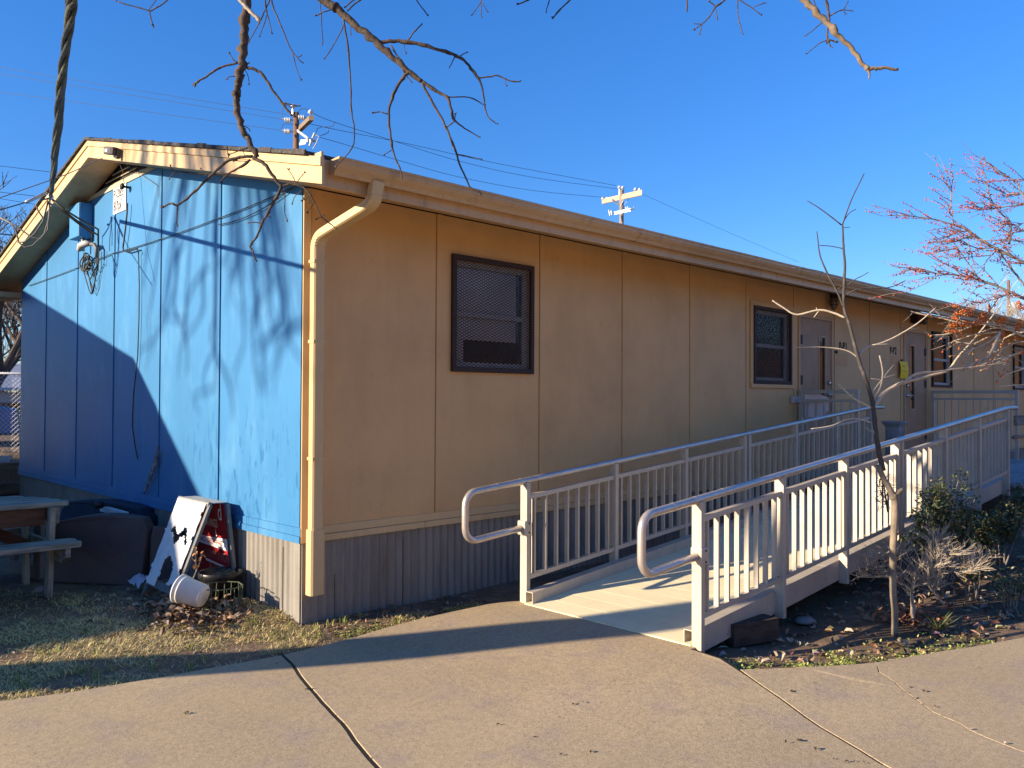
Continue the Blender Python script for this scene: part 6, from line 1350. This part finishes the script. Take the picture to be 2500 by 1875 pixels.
# far trees beyond the right end of the roof
palet = M('pale_twig', (.40, .34, .27), .9)
for i, (x, d, H, lab) in enumerate(((2310, 62, 9.6, 'pale twiggy treetop showing over the roof left of the berry tree'), (2390, 58, 9.2, 'pale bare treetop behind the berry branches above the roof end'), (2470, 50, 8.6, 'dense bare treetop around the far white transformer'), (2545, 46, 9.5, 'bare treetop at the far right edge of the picture'))):
    p = atD(x, 950, d); bare_tree('far_tree', lab, (p.x, p.y, -.2), H, 20 + i, 6, mat=palet, spread=.6, minr=.012, group='bare trees beyond the end of the roof')
# shed beyond the right end so the gap under the roof is closed
# ------------------------------------------------------------------ next classroom, left of the view: its roof edge shades the gable
dX = 3.0; kx = -SUN.y / SUN.x; Yc = 3.22 + dX * (-SUN.y / SUN.x) ; Zc = 1.975 + dX * (SUN.z / -SUN.x)
nb_ = thing('neighbour_classroom', 'neighbouring portable classroom outside the left edge of the view', 'building', (-8, Yc + 4, 0))
ym = Yc + .75 + 3.65; sl2 = .26
MB().box(-16, -3.35, Yc + .75, Yc + 7.9, 0, Zc + .05).build('wall', tan, nb_)
mb = MB(); x1 = -3.0
for sg in (0, 1):
    ya = Yc if not sg else 2 * ym - Yc
    zr = Zc + sl2 * (ym - Yc); q = [(x1, ya, Zc), (x1, ym, zr), (x1, ym, zr - .15), (x1, ya, Zc - .15)]; mb.prism(q, (-13.2, 0, 0))
mb.build('roof', shing, nb_)
mb = MB(); mb.prism([(-3.4, Yc + .75, Zc + .05), (-3.4, 2 * ym - Yc - .75, Zc + .05), (-3.4, ym, Zc + sl2 * (ym - Yc) - .2)], (-.05, 0, 0)); mb.build('gable', bluem, nb_)

# ------------------------------------------------------------------ unseen building and evergreens added behind the viewer: darker reflections, warmer shade
oc2 = thing('added_opposite_building', 'added unseen tan building behind the viewer for dark reflections and warm bounce', 'building', (12, -22, 0))
MB().box(-22, 60, -27, -20, 0, 3.4).build('wall', tan, oc2)
mb = MB(); mb.prism([(-22.4, -19.3, 3.3), (-22.4, -27.7, 3.3), (-22.4, -23.5, 4.5)], (83, 0, 0)); mb.build('roof', shing, oc2)
mb = MB()
for k in range(14): mb.box(-18 + k * 5.6, -16.8 + k * 5.6, -19.995, -19.97, 1.6, 2.8)
mb.build('window', glassd, oc2)
for k in range(9):
    c = Vector((-16 + k * 9.5 + U(-2, 2), -32 + U(-2, 2), 0)); H = U(8, 11); t_ = thing('added_evergreen', 'added unseen evergreen behind the viewer to darken window reflections', 'tree', c, 'added evergreens behind the viewer')
    MB().tube([c, c + Vector((0, 0, H * .8))], [.22, .08], 8).build('trunk', bark, t_); lf = MB()
    for i in range(420):
        a = U(0, 2 * PI); h = U(.12, 1); q = (1 - h) ** .7 * H * .34 * U(.5, 1); leaf(lf, c + Vector((q * math.cos(a), q * math.sin(a), h * H)), U(.5, 1.1), U(.4, .8), rdir(.6), (U(-.5, .5), U(-.5, .5), 1), gcol(U(.8, 1.3)), .2)
    lf.build('crown', leafm, t_)

oc3 = thing('added_end_building', 'added unseen brown building right of the view to darken window reflections', 'building', (44, -16, 0))  # unseen block added so the far panes reflect something dark
MB().box(40, 48, -34, -4, 0, 4.4).build('wall', M('brown_brick', (.16, .09, .06), .85, n=[(8, I3, (.7,), .42, .7)]), oc3)
MB().box(39.6, 48.4, -34.4, -3.6, 4.4, 4.8).build('roof', shing, oc3)
mb = MB()
for k in range(5): mb.box(39.96, 39.995, -31 + k * 5.4, -29.2 + k * 5.4, 1.4, 3.0)
mb.build('window', glassd, oc3)
